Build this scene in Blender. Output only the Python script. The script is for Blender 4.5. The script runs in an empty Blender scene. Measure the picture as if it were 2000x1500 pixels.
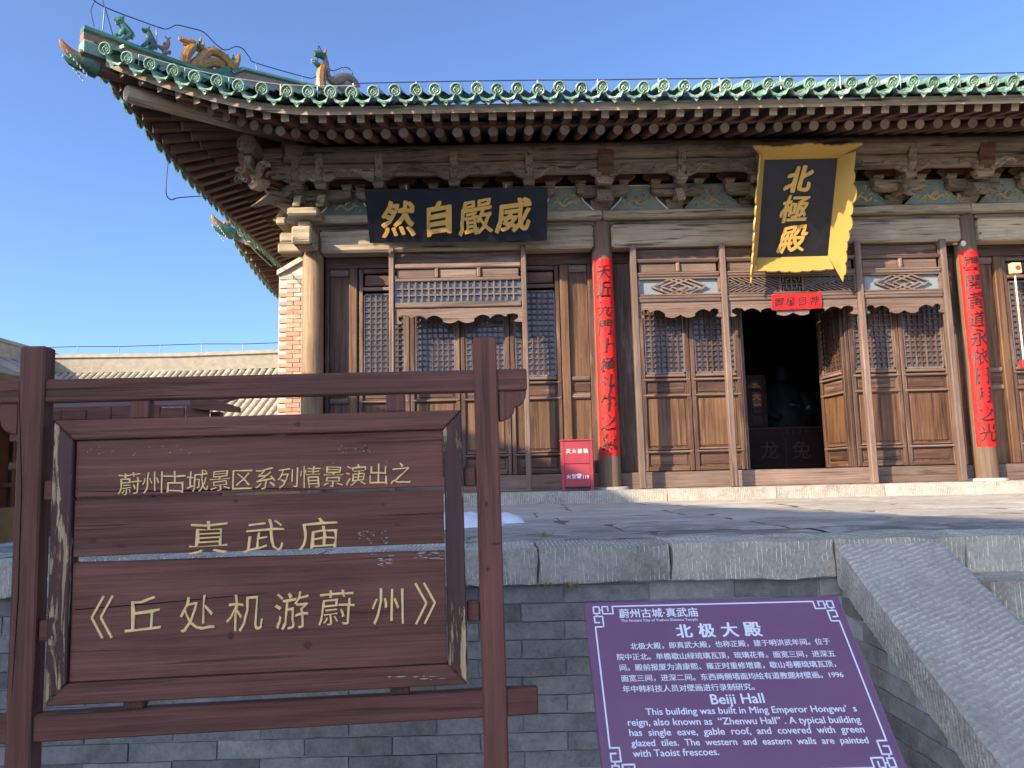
import bpy, bmesh, math, random
from mathutils import Vector, Matrix, noise
random.seed(7)
SC = bpy.context.scene
COL = SC.collection
R_ = math.radians

# ------------------------------------------------------------------ camera
FPX = 1500.0                                   # focal length in pixels of the 2000 x 1500 photograph
PITCH, ROLL, YAW = R_(6.907), R_(1.323), R_(0.698)
CAM = Vector((0, 0, 1.6))
FW = Vector((math.sin(YAW)*math.cos(PITCH), math.cos(YAW)*math.cos(PITCH), math.sin(PITCH)))
_r0 = Vector((math.cos(YAW), -math.sin(YAW), 0)); _u0 = _r0.cross(FW)
RT = _r0*math.cos(ROLL) - _u0*math.sin(ROLL)
UP = _r0*math.sin(ROLL) + _u0*math.cos(ROLL)
cam = bpy.data.objects.new('camera', bpy.data.cameras.new('camera'))
COL.objects.link(cam)
m = Matrix((RT, UP, -FW)).transposed().to_4x4(); m.translation = CAM
cam.matrix_world = m
cam.data.sensor_fit = 'HORIZONTAL'; cam.data.sensor_width = 36; cam.data.lens = 36*FPX/2000
cam.data.clip_start = .05; cam.data.clip_end = 3000
SC.camera = cam

# ------------------------------------------------------------------ sky, sun, exposure
SUN = Vector((-1.15, -1.0, .74)).normalized()   # towards the sun: low, from the left behind the camera
SUN_EL = math.asin(SUN.z); SUN_AZ = math.atan2(SUN.x, SUN.y)
w = bpy.data.worlds.new('World'); SC.world = w; w.use_nodes = True
nt = w.node_tree; nt.nodes.clear()
sky = nt.nodes.new('ShaderNodeTexSky'); sky.sky_type = 'NISHITA'; sky.sun_disc = False
sky.sun_elevation = SUN_EL; sky.sun_rotation = SUN_AZ
sky.altitude = 1000; sky.air_density = .66; sky.dust_density = 5; sky.ozone_density = 10
bg = nt.nodes.new('ShaderNodeBackground'); bg.inputs['Strength'].default_value = .15
wo = nt.nodes.new('ShaderNodeOutputWorld')
nt.links.new(sky.outputs[0], bg.inputs['Color']); nt.links.new(bg.outputs[0], wo.inputs['Surface'])
sl = bpy.data.lights.new('sun', 'SUN'); sl.energy = 2.35; sl.angle = R_(.5); sl.color = (1.0, .92, .82)
so = bpy.data.objects.new('sun', sl); COL.objects.link(so)
so.rotation_euler = SUN.to_track_quat('Z', 'Y').to_euler(); so.location = (-12, -10, 14)
SC.view_settings.view_transform = 'Standard'; SC.view_settings.look = 'None'
SC.view_settings.gamma = 1; SC.view_settings.use_curve_mapping = False
SC.view_settings.exposure = 1.82
SC.view_settings.use_white_balance = True; SC.view_settings.white_balance_temperature = 8700   # the phone balanced for the shade
SC.cycles.use_denoising = True
SC.cycles.max_bounces = 8

# ------------------------------------------------------------------ pixel -> direction helpers
def ray(px, py): return FW + RT*((px-1000)/FPX) + UP*((750-py)/FPX)
def at(px, py, X=None, Y=None, Z=None):
    d = ray(px, py)
    t = (Y-CAM.y)/d.y if Y is not None else ((Z-CAM.z)/d.z if Z is not None else (X-CAM.x)/d.x)
    return CAM + d*t
def onplane(px, py, p0, n):
    d = ray(px, py); return CAM + d*((p0-CAM).dot(n)/d.dot(n))

# ------------------------------------------------------------------ mesh helpers
class MB:
    def __init__(s): s.v = []; s.f = []; s.mi = []; s.cur = 0
    def add(s, vs, fs):
        b = len(s.v); s.v += [tuple(p) for p in vs]
        for f in fs: s.f.append([b+i for i in f]); s.mi.append(s.cur)
        return s
    def box(s, x0, x1, y0, y1, z0, z1):
        return s.add([(x0,y0,z0),(x1,y0,z0),(x1,y1,z0),(x0,y1,z0),(x0,y0,z1),(x1,y0,z1),(x1,y1,z1),(x0,y1,z1)],
                     [(0,3,2,1),(4,5,6,7),(0,1,5,4),(1,2,6,5),(2,3,7,6),(3,0,4,7)])
    def cbox(s, x0, x1, y0, y1, z0, z1, c=.004):          # chamfered box
        lo, hi = (x0,y0,z0), (x1,y1,z1); vs = []; idx = {}
        for sx in (0,1):
            for sy in (0,1):
                for sz in (0,1):
                    sg = (sx,sy,sz)
                    for a in range(3):
                        p = []
                        for k in range(3):
                            e = hi[k] if sg[k] else lo[k]
                            if k != a: e += -c if sg[k] else c
                            p.append(e)
                        idx[(sg,a)] = len(vs); vs.append(p)
        fs = []
        for a in range(3):
            b, d = (a+1)%3, (a+2)%3
            for sd in (0,1):
                q = []
                for (u,v_) in ((0,0),(1,0),(1,1),(0,1)):
                    g = [0,0,0]; g[a] = sd; g[b] = u; g[d] = v_; q.append(idx[(tuple(g),a)])
                fs.append(q)
            for u in (0,1):
                for v_ in (0,1):
                    g0 = [0,0,0]; g0[b] = u; g0[d] = v_; g1 = list(g0); g1[a] = 1
                    fs.append([idx[(tuple(g0),b)], idx[(tuple(g1),b)], idx[(tuple(g1),d)], idx[(tuple(g0),d)]])
        for sx in (0,1):
            for sy in (0,1):
                for sz in (0,1):
                    fs.append([idx[((sx,sy,sz),a)] for a in range(3)])
        return s.add(vs, fs)
    def prism(s, poly, axis, a0, a1):
        n = len(poly)
        def P(u, v, a): return (a,u,v) if axis == 'x' else ((u,a,v) if axis == 'y' else (u,v,a))
        vs = [P(u,v,a0) for u,v in poly] + [P(u,v,a1) for u,v in poly]
        fs = [list(range(n)), list(range(2*n-1, n-1, -1))] + [(i,(i+1)%n,n+(i+1)%n,n+i) for i in range(n)]
        return s.add(vs, fs)
    def tube(s, path, rad, n=8, caps=True):
        path = [Vector(p) for p in path]
        if not isinstance(rad, (list, tuple)): rad = [rad]*len(path)
        vs = []; fs = []; prev = None
        for i, p in enumerate(path):
            t = (path[min(i+1,len(path)-1)] - path[max(i-1,0)]).normalized()
            if prev is None:
                a = t.cross(Vector((0,0,1)));  a = a if a.length > .05 else t.cross(Vector((1,0,0)))
            else: a = prev - t*prev.dot(t)
            a.normalize(); prev = a; b = t.cross(a)
            for k in range(n):
                th = 2*math.pi*k/n; vs.append(p + (a*math.cos(th)+b*math.sin(th))*rad[i])
        for i in range(len(path)-1):
            for k in range(n): fs.append((i*n+k, i*n+(k+1)%n, (i+1)*n+(k+1)%n, (i+1)*n+k))
        if caps: fs.append(list(range(n-1,-1,-1))); fs.append([(len(path)-1)*n+k for k in range(n)])
        return s.add(vs, fs)
    def sweep(s, path, prof, up=Vector((0,0,1)), caps=True):   # prof: closed list of (side, up)
        path = [Vector(p) for p in path]; n = len(prof); vs = []; fs = []
        for i, p in enumerate(path):
            t = (path[min(i+1,len(path)-1)] - path[max(i-1,0)]).normalized()
            a = t.cross(up).normalized(); b = a.cross(t)
            for u, v in prof: vs.append(p + a*u + b*v)
        for i in range(len(path)-1):
            for k in range(n): fs.append((i*n+k, i*n+(k+1)%n, (i+1)*n+(k+1)%n, (i+1)*n+k))
        if caps: fs.append(list(range(n-1,-1,-1))); fs.append([(len(path)-1)*n+k for k in range(n)])
        return s.add(vs, fs)
    def ball(s, c, r, n=8, m_=6):
        c = Vector(c); r = Vector(r) if hasattr(r, '__len__') else Vector((r,r,r)); vs = [c+Vector((0,0,r.z))]; fs = []
        for i in range(1, m_):
            ph = math.pi*i/m_
            for k in range(n):
                th = 2*math.pi*k/n
                vs.append(c + Vector((r.x*math.sin(ph)*math.cos(th), r.y*math.sin(ph)*math.sin(th), r.z*math.cos(ph))))
        vs.append(c - Vector((0,0,r.z))); L = len(vs)-1
        for k in range(n): fs.append((0, 1+k, 1+(k+1)%n)); fs.append((L, L-n+(k+1)%n, L-n+k))
        for i in range(m_-2):
            for k in range(n): fs.append((1+i*n+k, 1+(i+1)*n+k, 1+(i+1)*n+(k+1)%n, 1+i*n+(k+1)%n))
        return s.add(vs, fs)
    def map(s, fn): s.v = [tuple(fn(Vector(p))) for p in s.v]; return s
    def mesh(s, name, mats, smooth=False, bevel=0):
        me = bpy.data.meshes.new(name); me.from_pydata(s.v, [], s.f)
        mats = mats if isinstance(mats, (list, tuple)) else [mats]
        for mt in mats: me.materials.append(mt)
        if len(mats) > 1: me.polygons.foreach_set('material_index', s.mi)
        b = bmesh.new(); b.from_mesh(me); bmesh.ops.recalc_face_normals(b, faces=b.faces)
        if bevel:
            ed = [e for e in b.edges if len(e.link_faces) == 2 and e.calc_face_angle(0) > .6]
            bmesh.ops.bevel(b, geom=ed, offset=bevel, segments=1, affect='EDGES', clamp_overlap=True)
        b.to_mesh(me); b.free()
        if smooth:
            me.polygons.foreach_set('use_smooth', [True]*len(me.polygons))
            try: me.set_sharp_from_angle(angle=R_(40))
            except Exception: pass
        me.update(); return me
    def obj(s, name, mats, parent=None, bevel=0, smooth=False, mat=None, local=False, **kw):
        return link(name, s.mesh(name, mats, smooth, bevel), parent, mat, local, **kw)

WM = {}
def link(name, data, parent=None, mat=None, local=False, label=None, cat=None, group=None, kind=None):
    """mat = the object's matrix: in world space, or with local=True in its parent's space"""
    o = bpy.data.objects.new(name, data); COL.objects.link(o)
    mat = mat or Matrix.Identity(4)
    if parent is not None:
        o.parent = parent
        if local: WM[o.name] = WM[parent.name] @ mat
        else: o.matrix_parent_inverse = WM[parent.name].inverted(); WM[o.name] = mat
    else: WM[o.name] = mat
    o.matrix_basis = mat
    for k, v in (('label',label),('category',cat),('group',group),('kind',kind)):
        if v: o[k] = v
    return o
def thing(name, label, cat, loc=(0,0,0), group=None, mat=None):
    return link(name, None, None, mat or Matrix.Translation(loc), label=label, cat=cat, group=group)
def frame_mat(o, x, y, z):
    mt = Matrix((x, y, z)).transposed().to_4x4(); mt.translation = o; return mt
def along(p, q, up=Vector((0,0,1))):      # local x runs p -> q
    x = (Vector(q)-Vector(p)).normalized(); y = up.cross(x).normalized(); z = x.cross(y)
    return frame_mat(Vector(p), x, y, z)

# ------------------------------------------------------------------ lettering (built-in font)
_tc = {}
def glyphs(s, offset=0., extrude=0., bevel=0.):
    key = (s, offset, extrude, bevel)
    if key in _tc: return _tc[key]
    c = bpy.data.curves.new('t', 'FONT'); c.body = s; c.size = 1; c.offset = offset; c.extrude = extrude
    c.bevel_depth = bevel; c.bevel_resolution = 0; c.resolution_u = 3; c.fill_mode = 'FRONT' if not extrude else 'BOTH'
    o = bpy.data.objects.new('t', c); COL.objects.link(o)
    dg = bpy.context.evaluated_depsgraph_get(); dg.update()
    me = bpy.data.meshes.new_from_object(o.evaluated_get(dg))
    vs = [Vector(v.co) for v in me.vertices]; fs = [list(p.vertices) for p in me.polygons]
    bpy.data.meshes.remove(me); bpy.data.objects.remove(o); bpy.data.curves.remove(c)
    _tc[key] = (vs, fs); return vs, fs
def put_text(mb, s, fn, offset=0., extrude=0., bevel=0., warp=None, smear=0., fat=0., lift=.004):
    """fn maps (x, y, z) of the glyph outline (em = 1) to space; smear thickens the upright strokes only,
    fat lays shifted copies round the outline so that strokes swell with round brush ends"""
    vs, fs = glyphs(s, offset, extrude, bevel)
    sh = [(0, 0)]
    if smear: sh = [(-smear, 0), (0, 0), (smear, 0)]
    if fat:
        fx, fy = fat if hasattr(fat, '__len__') else (fat, fat)
        sh = [(0, 0)] + [(fx*math.cos(a*math.pi/4+.3), fy*math.sin(a*math.pi/4+.3)) for a in range(8)]
    for k, (dx, dy) in enumerate(sh):
        out = []
        for v in vs:
            p = Vector((v.x+dx, v.y+dy, v.z + k*lift))
            if warp: p = warp(p)
            out.append(fn(p))
        mb.add(out, fs)
    return mb
def text_width(s, offset=0.):
    vs, _ = glyphs(s, offset)
    return min(v.x for v in vs), max(v.x for v in vs)
def brush(seed, slant=.06, climb=.10):
    rn = random.Random(seed); a, b, c, d = [rn.uniform(-1,1) for _ in range(4)]
    def fwarp(p):
        x, y = p.x-.5, p.y-.38
        nx = x*(1+.05*a) + slant*y + .022*math.sin(6*y+3*a) + .012*math.sin(17*y+9*x+5*b)
        ny = y*(1+.05*b) + climb*x*(1-.5*abs(x)) + .022*math.sin(5*x+3*c) + .012*math.sin(15*x+8*y+4*d)
        return Vector((nx+.5, ny+.38, p.z))
    return fwarp
# ------------------------------------------------------------------ materials
class NM:
    def __init__(s, name, rough=.6, spec=.5):
        s.m = bpy.data.materials.new(name); s.m.use_nodes = True; s.nt = s.m.node_tree
        s.b = s.nt.nodes['Principled BSDF']; s.b.inputs['Roughness'].default_value = rough
        s.b.inputs['Specular IOR Level'].default_value = spec
    def n(s, t, **kw):
        nd = s.nt.nodes.new('ShaderNode'+t)
        for k, v in kw.items():
            if k in nd.inputs.keys():
                if isinstance(v, bpy.types.NodeSocket): s.nt.links.new(v, nd.inputs[k])
                else: nd.inputs[k].default_value = v
            else: setattr(nd, k, v)
        return nd
    def l(s, a, b): s.nt.links.new(a, b)
    def coords(s, scale=(1,1,1), rnd=True):
        tc = s.n('TexCoord').outputs['Object']
        if rnd:
            oi = s.n('ObjectInfo').outputs['Random']
            cx = s.n('CombineXYZ'); 
            for i, k in enumerate((37.,91.,53.)):
                mu = s.n('Math', operation='MULTIPLY'); s.l(oi, mu.inputs[0]); mu.inputs[1].default_value = k
                s.l(mu.outputs[0], cx.inputs[i])
            ad = s.n('VectorMath', operation='ADD'); s.l(tc, ad.inputs[0]); s.l(cx.outputs[0], ad.inputs[1]); tc = ad.outputs[0]
        mp = s.n('Mapping'); s.l(tc, mp.inputs['Vector']); mp.inputs['Scale'].default_value = scale
        return mp.outputs[0]
    def noise(s, vec, scale=5, detail=6, rough=.6, dist=0):
        nd = s.n('TexNoise', Scale=scale, Detail=detail, Roughness=rough, Distortion=dist); s.l(vec, nd.inputs['Vector']); return nd.outputs['Fac']
    def ramp(s, fac, stops):
        r = s.n('ValToRGB'); s.l(fac, r.inputs[0]); e = r.color_ramp.elements
        while len(e) < len(stops): e.new(.5)
        for k, (p, c) in enumerate(stops):
            e[k].position = p; e[k].color = (c,c,c,1) if not hasattr(c,'__len__') else (*c,1)
        return r.outputs[0]
    def mix(s, fac, a, b, mode='MIX'):
        nd = s.n('Mix', data_type='RGBA', blend_type=mode)
        for sock, v in ((nd.inputs[0],fac),(nd.inputs[6],a),(nd.inputs[7],b)):
            if isinstance(v, bpy.types.NodeSocket): s.l(v, sock)
            else: sock.default_value = (*v,1) if hasattr(v,'__len__') else v
        return nd.outputs[2]
    def math(s, op, a, b=0.):
        nd = s.n('Math', operation=op)
        for sock, v in ((nd.inputs[0],a),(nd.inputs[1],b)):
            if isinstance(v, bpy.types.NodeSocket): s.l(v, sock)
            else: sock.default_value = v
        return nd.outputs[0]
    def vary(s, col, amt=.25):
        r = s.n('ObjectInfo').outputs['Random']
        v = s.n('MapRange'); s.l(r, v.inputs[0]); v.inputs[3].default_value = 1-amt; v.inputs[4].default_value = 1+amt
        h = s.n('HueSaturation'); s.l(v.outputs[0], h.inputs['Value']); s.l(col, h.inputs['Color']); return h.outputs[0]
    def color(s, c):
        if isinstance(c, bpy.types.NodeSocket): s.l(c, s.b.inputs['Base Color'])
        else: s.b.inputs['Base Color'].default_value = (*c,1)
        return s
    def bump(s, h, strength=.4, dist=.01):
        b = s.n('Bump', Strength=strength, Distance=dist); s.l(h, b.inputs['Height']); s.l(b.outputs[0], s.b.inputs['Normal']); return s
    def rough(s, sock): s.l(sock, s.b.inputs['Roughness']); return s

def wood(name, c0, c1, axis=0, rough=.65, across=38., along_=1.6, blot=(), vary=.2, bump=.5, cracks=.5, spec=.35, knots=False):
    q = NM(name, rough, spec)
    def sc(a, b): v = [b,b,b]; v[axis] = a; return tuple(v)
    g = q.noise(q.coords(sc(along_, across)), 1, 8, .65, .6)
    g2 = q.noise(q.coords(sc(along_*2.5, across*3.4)), 1, 4, .6)
    fib = q.math('ADD', q.math('MULTIPLY', g, .7), q.math('MULTIPLY', g2, .3))
    col = q.ramp(fib, [(.30, c0), (.68, c1)])
    big = q.noise(q.coords((1.3,1.3,1.3)), 1.2, 4, .6)
    col = q.mix(q.math('MULTIPLY', q.ramp(big, [(.35, 0.), (.7, 1.)]), .35), col, tuple(k*.45 for k in c0))
    for (bc, along_s, across_s, lo, hi, amt) in blot:
        bm = q.ramp(q.noise(q.coords(sc(along_s, across_s)), 1, 7, .68, .4), [(lo, 0.), (hi, 1.)])
        col = q.mix(q.math('MULTIPLY', bm, amt), col, bc)
    ck = q.ramp(q.noise(q.coords(sc(along_*.8, across*.55)), 1, 3, .5), [(.33, 0.), (.40, 1.)])
    if cracks: col = q.mix(q.math('MULTIPLY', q.math('SUBTRACT', 1., ck), cracks), col, tuple(k*.22 for k in c0))
    q.color(q.vary(col, vary))
    q.bump(q.math('ADD', fib, q.math('MULTIPLY', ck, .6)), bump, .006)
    q.rough(q.ramp(fib, [(.3, min(1, rough+.15)), (.7, max(.1, rough-.1))]))
    return q.m

def plain(name, c, rough=.5, spec=.5, dirt=.25, dirt_c=None, scale=9, bump=.15, metal=0., vary=0.):
    q = NM(name, rough, spec); q.b.inputs['Metallic'].default_value = metal
    f1 = q.noise(q.coords((1,1,1)), scale, 7, .65)
    col = q.mix(q.math('MULTIPLY', q.ramp(f1, [(.4, 0.), (.72, 1.)]), dirt), c, dirt_c or tuple(k*.35 for k in c))
    if vary: col = q.vary(col, vary)
    q.color(col).bump(f1, bump, .004)
    q.rough(q.ramp(f1, [(.3, max(.05, rough-.08)), (.75, min(1, rough+.18))]))
    return q.m

W = {}
for ax in (0,1,2):
    k = 'xyz'[ax]
    W['sign_'+k] = wood('sign paint '+k, (.078,.028,.019), (.245,.089,.060), ax, .62, 46, 1.3, vary=.12, bump=.8, cracks=.3,
                        blot=[((.30,.24,.20), 5, 60, .70, .74, .6), ((.29,.098,.072), .8, 3, .45, .75, .6), ((.075,.028,.023), 1.2, 14, .55, .75, .7)])
    W['door_'+k] = wood('old door wood '+k, (.042,.021,.017), (.165,.082,.056), ax, .55, 34, 1.1, vary=.28, bump=.8,
                        blot=[((.24,.18,.14), 1.5, 14, .50, .70, .6), ((.27,.125,.055), .9, 9, .60, .76, .5), ((.028,.014,.011), 1.2, 8, .52, .70, .8)])
    W['pale_'+k] = wood('sun bleached door wood '+k, (.095,.058,.047), (.31,.215,.170), ax, .7, 40, 1.2, vary=.2, bump=.8,
                        blot=[((.14,.06,.045), 1.2, 10, .5, .75, .6)])
    W['panel_'+k] = wood('worn panel wood '+k, (.055,.024,.014), (.25,.128,.066), ax, .55, 30, .8, vary=.2, bump=.8,
                         blot=[((.045,.018,.012), .9, 9, .48, .66, .8), ((.36,.25,.15), 1.2, 16, .62, .74, .6)])
    W['beam_'+k] = wood('weathered beam wood '+k, (.20,.155,.105), (.60,.49,.345), ax, .85, 36, 1.4, vary=.12, bump=.9, cracks=.85,
                        blot=[((.52,.50,.46), 5, 16, .66, .72, .75), ((.33,.24,.14), 1.5, 9, .52, .68, .55), ((.085,.085,.09), 1.2, 5, .55, .72, .6)])
    W['dark_'+k] = wood('smoke dark beam wood '+k, (.085,.060,.041), (.32,.235,.155), ax, .85, 34, 1.6, vary=.22, bump=.9, cracks=.9,
                        blot=[((.30,.25,.19), 4, 15, .62, .72, .55), ((.020,.016,.014), 1.4, 5, .50, .66, .75)])
    W['rafter_'+k] = wood('rafter wood '+k, (.080,.041,.030), (.185,.098,.068), ax, .75, 34, 1.2, vary=.22, bump=.5,
                          blot=[((.030,.018,.016), 1.0, 6, .5, .7, .6), ((.20,.13,.09), 2, 20, .63, .75, .4)])
    W['bracket_'+k] = wood('bracket wood '+k, (.11,.080,.053), (.42,.315,.205), ax, .85, 40, 4., vary=.30, bump=1., cracks=.8,
                           blot=[((.36,.31,.24), 6, 18, .60, .72, .5), ((.030,.024,.020), 3, 9, .52, .68, .7)])
    W['soot_'+k] = wood('back timber with painted gap shade '+k, (.018,.013,.010), (.065,.047,.034), ax, .9, 34, 1.6, vary=.2, bump=.9, cracks=.9)  # near-black colour paints in the deep shade of the gaps behind the brackets
    W['redwood_'+k] = wood('reddish bracket wood '+k, (.10,.045,.026), (.20,.090,.050), ax, .8, 36, 2., vary=.2, bump=.6)
W['tan'] = wood('tan figured column wood', (.14,.078,.042), (.47,.315,.195), 2, .7, 20, .8, vary=0, bump=.5, cracks=.3)
W['col'] = wood('old column wood', (.11,.072,.048), (.25,.175,.12), 2, .8, 26, .8, vary=.1, bump=.8,
                blot=[((.20,.09,.055), .8, 6, .48, .66, .7), ((.36,.31,.25), 2, 20, .64, .74, .5)])
W['end'] = plain('sawn timber end', (.33,.255,.185), .85, .2, .6, (.16,.115,.08), 22, .5, vary=.28)
def peel():
    q = NM('peeling sign paint', .55, .35)
    g = q.noise(q.coords((40,40,1.5)), 1, 7, .6)
    col = q.ramp(g, [(.3, (.058,.024,.020)), (.68, (.11,.045,.035))])
    tanw = q.ramp(g, [(.3, (.26,.155,.07)), (.65, (.66,.46,.26))])
    a = q.noise(q.coords((26,26,2.6)), 1, 8, .72, .5)
    # the paint has come off the middle of the rail's face
    mask = q.ramp(a, [(.53, 0.), (.55, 1.)])
    q.color(q.mix(mask, col, tanw)).bump(q.math('SUBTRACT', g, mask), .6, .004); return q.m
W['peel'] = peel()

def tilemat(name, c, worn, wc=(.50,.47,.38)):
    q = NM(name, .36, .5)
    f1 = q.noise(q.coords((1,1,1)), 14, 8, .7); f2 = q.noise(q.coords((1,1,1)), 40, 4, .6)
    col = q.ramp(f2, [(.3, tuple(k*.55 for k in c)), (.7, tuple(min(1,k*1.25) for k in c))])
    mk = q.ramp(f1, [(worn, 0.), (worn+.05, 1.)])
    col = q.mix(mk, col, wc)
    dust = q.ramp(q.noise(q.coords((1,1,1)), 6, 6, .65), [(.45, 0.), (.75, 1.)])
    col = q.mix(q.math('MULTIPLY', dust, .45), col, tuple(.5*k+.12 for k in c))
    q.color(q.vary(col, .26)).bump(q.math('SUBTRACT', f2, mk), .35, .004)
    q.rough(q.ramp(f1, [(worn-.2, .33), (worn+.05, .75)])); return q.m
G_TILE = tilemat('green glazed tile', (.18,.325,.235), .68)
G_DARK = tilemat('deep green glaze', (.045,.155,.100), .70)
G_WORN = tilemat('worn green glaze', (.18,.315,.23), .54)
O_GLAZE = tilemat('amber glaze', (.42,.185,.040), .70, (.42,.22,.14))
O_BRICK = tilemat('orange glazed brick', (.38,.17,.065), .62, (.40,.24,.17))
P_BARE = tilemat('bare pink clay', (.34,.20,.145), .66, (.25,.33,.27))
W_GLAZE = tilemat('white glaze', (.55,.53,.47), .7)

def stone(name, c0, c1, kind=0, vary=.1):
    """kind 0: rough; 1: upright chisel strokes (strokes run along z, spaced along x)"""
    q = NM(name, .85, .25)
    a = q.noise(q.coords((1,1,1)), 3.2, 8, .65); b = q.noise(q.coords((1,1,1)), 55, 6, .7)
    col = q.ramp(q.math('ADD', q.math('MULTIPLY', a, .55), q.math('MULTIPLY', b, .45)), [(.36, c0), (.64, c1)])
    h = b
    if kind == 1:
        dv = q.coords((1,1,1)); ds = q.noise(q.coords((9,9,14)), 1, 3, .6)
        sx = q.n('SeparateXYZ'); q.l(dv, sx.inputs[0])
        wv = q.math('SINE', q.math('ADD', q.math('MULTIPLY', sx.outputs[0], 285.), q.math('MULTIPLY', ds, 5.)))
        brk = q.ramp(q.noise(q.coords((18,18,16)), 1, 5, .7), [(.46, 0.), (.54, 1.)])
        ln = q.math('MULTIPLY', q.ramp(wv, [(.62, 0.), (.95, 1.)]), brk)
        col = q.mix(q.math('MULTIPLY', ln, .85), col, tuple(min(1,k*1.9) for k in c1))
        och = q.ramp(q.noise(q.coords((5,5,12)), 1, 6, .7), [(.60, 0.), (.68, 1.)])
        col = q.mix(q.math('MULTIPLY', och, .45), col, (.30,.25,.15))
        h = q.math('ADD', q.math('MULTIPLY', ln, .8), q.math('MULTIPLY', b, .7))
    if kind == 2:                                # crushed pale crests of the chisel ridges, stored on the mesh
        cr = q.n('Attribute', attribute_name='crest').outputs['Fac']
        col = q.mix(q.math('MULTIPLY', q.math('MULTIPLY', cr, q.ramp(b, [(.38, 0.), (.55, 1.)])), .95), col, tuple(min(1,k*1.75) for k in c1))
    q.color(q.vary(col, vary)).bump(h, .9, .008); return q.m
S_CAP = stone('chiselled capstone', (.25,.215,.165), (.60,.53,.425), 1)
S_STEP = stone('chiselled step stone', (.26,.235,.20), (.50,.46,.40), 1)
S_RAMP = stone('ramp stone', (.30,.265,.215), (.48,.43,.36), 2)
S_BASE = stone('column base stone', (.32,.31,.29), (.5,.49,.46))
def brickmat(name, c0, c1, lime=.5):
    q = NM(name, .9, .2)
    a = q.noise(q.coords((1,1,1)), 7, 8, .68); b = q.noise(q.coords((1,1,1)), 60, 4, .7)
    col = q.ramp(q.math('ADD', q.math('MULTIPLY', a, .7), q.math('MULTIPLY', b, .3)), [(.34, c0), (.66, c1)])
    mk = q.ramp(q.noise(q.coords((1,1,1.8)), 11, 9, .75, .5), [(.60, 0.), (.70, 1.)])
    col = q.mix(q.math('MULTIPLY', mk, lime), col, (.42,.40,.37))
    dk = q.ramp(q.noise(q.coords((1,1,1), False), 1.7, 5, .65), [(.48, 0.), (.66, 1.)])
    col = q.mix(q.math('MULTIPLY', dk, .45), col, tuple(k*.35 for k in c0))
    q.color(q.vary(col, .22)).bump(q.math('ADD', a, q.math('MULTIPLY', b, .5)), .8, .008); return q.m
B_GREY = brickmat('grey wall brick', (.15,.137,.12), (.37,.34,.305))
B_PALE = brickmat('pale side wall brick', (.30,.28,.24), (.48,.45,.38), .3)
B_RED = brickmat('red washed brick', (.50,.23,.16), (.66,.40,.30), .7)
MORTAR = plain('lime mortar', (.46,.455,.44), .95, .1, .7, (.16,.16,.155), 9, .5)
PLASTER = plain('cream plaster', (.62,.57,.47), .9, .2, .3, (.42,.36,.27), 6, .4)
WHITEWASH = plain('whitewash', (.66,.66,.66), .9, .2, .4, (.36,.36,.36), 14, .4)
GREYROOF = plain('grey roof tile', (.40,.355,.285), .88, .2, .6, (.19,.175,.15), 7, .6, vary=.24)
INK = plain('ink', (.035,.018,.016), .5, .4, .2)
GOLD = plain('gold leaf paint', (.62,.36,.095), .45, .4, .25, (.45,.25,.06), 16, .1)
GOLD_DULL = plain('old gold paint in the carving', (1.0,.66,.27), .4, .5, .35, (.50,.29,.10), 60, .3)
GOLD_FRAME = plain('gold painted board', (.46,.285,.078), .38, .5, .2, (.45,.25,.05), 5, .1)
LACQUER = plain('black lacquer', (.0085,.0095,.013), .32, .45, .3, (.03,.03,.034), 5, .05)
def paper():
    q = NM('red paper', .55, .3)
    f = q.noise(q.coords((14,14,3)), 1, 4, .6, .8)
    q.color(q.ramp(f, [(.3, (.62,.010,.012)), (.7, (.80,.022,.018))])).bump(f, .6, .02); return q.m
PAPER = paper()
FIRE_RED = plain('faded red enamel', (.36,.035,.055), .4, .5, .3, (.42,.09,.10), 5, .08)
WHITE = plain('white print', (.80,.82,.86), .45, .4, .1, (.6,.62,.66))
PURPLE = plain('purple sign face', (.19,.080,.150), .38, .5, .4, (.24,.115,.18), 3, .04)
PURPLE_EDGE = plain('purple sign edge', (.21,.095,.165), .4, .5, .3)
GLASS = plain('window pane', (.085,.10,.12), .12, .55, .3, (.13,.14,.15), 3, .02)
STEEL = plain('grey galvanised steel', (.42,.42,.42), .45, .5, .3, metal=.6)
WIRE = plain('blue black cable', (.030,.032,.075), .5, .5, .2)
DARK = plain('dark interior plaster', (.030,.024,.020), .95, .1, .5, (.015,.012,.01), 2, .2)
SNOW = plain('old snow', (.80,.81,.84), .75, .3, .35, (.55,.57,.62), 25, 1.)
OCHRE = plain('ochre mortar line', (.50,.40,.19), .9, .2, .4, (.30,.27,.20), 20, .4)
CREAM = plain('cream plastic', (.66,.56,.32), .4, .5, .2)
DRY = plain('dry grass', (.30,.22,.11), .9, .2, .3)
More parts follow.
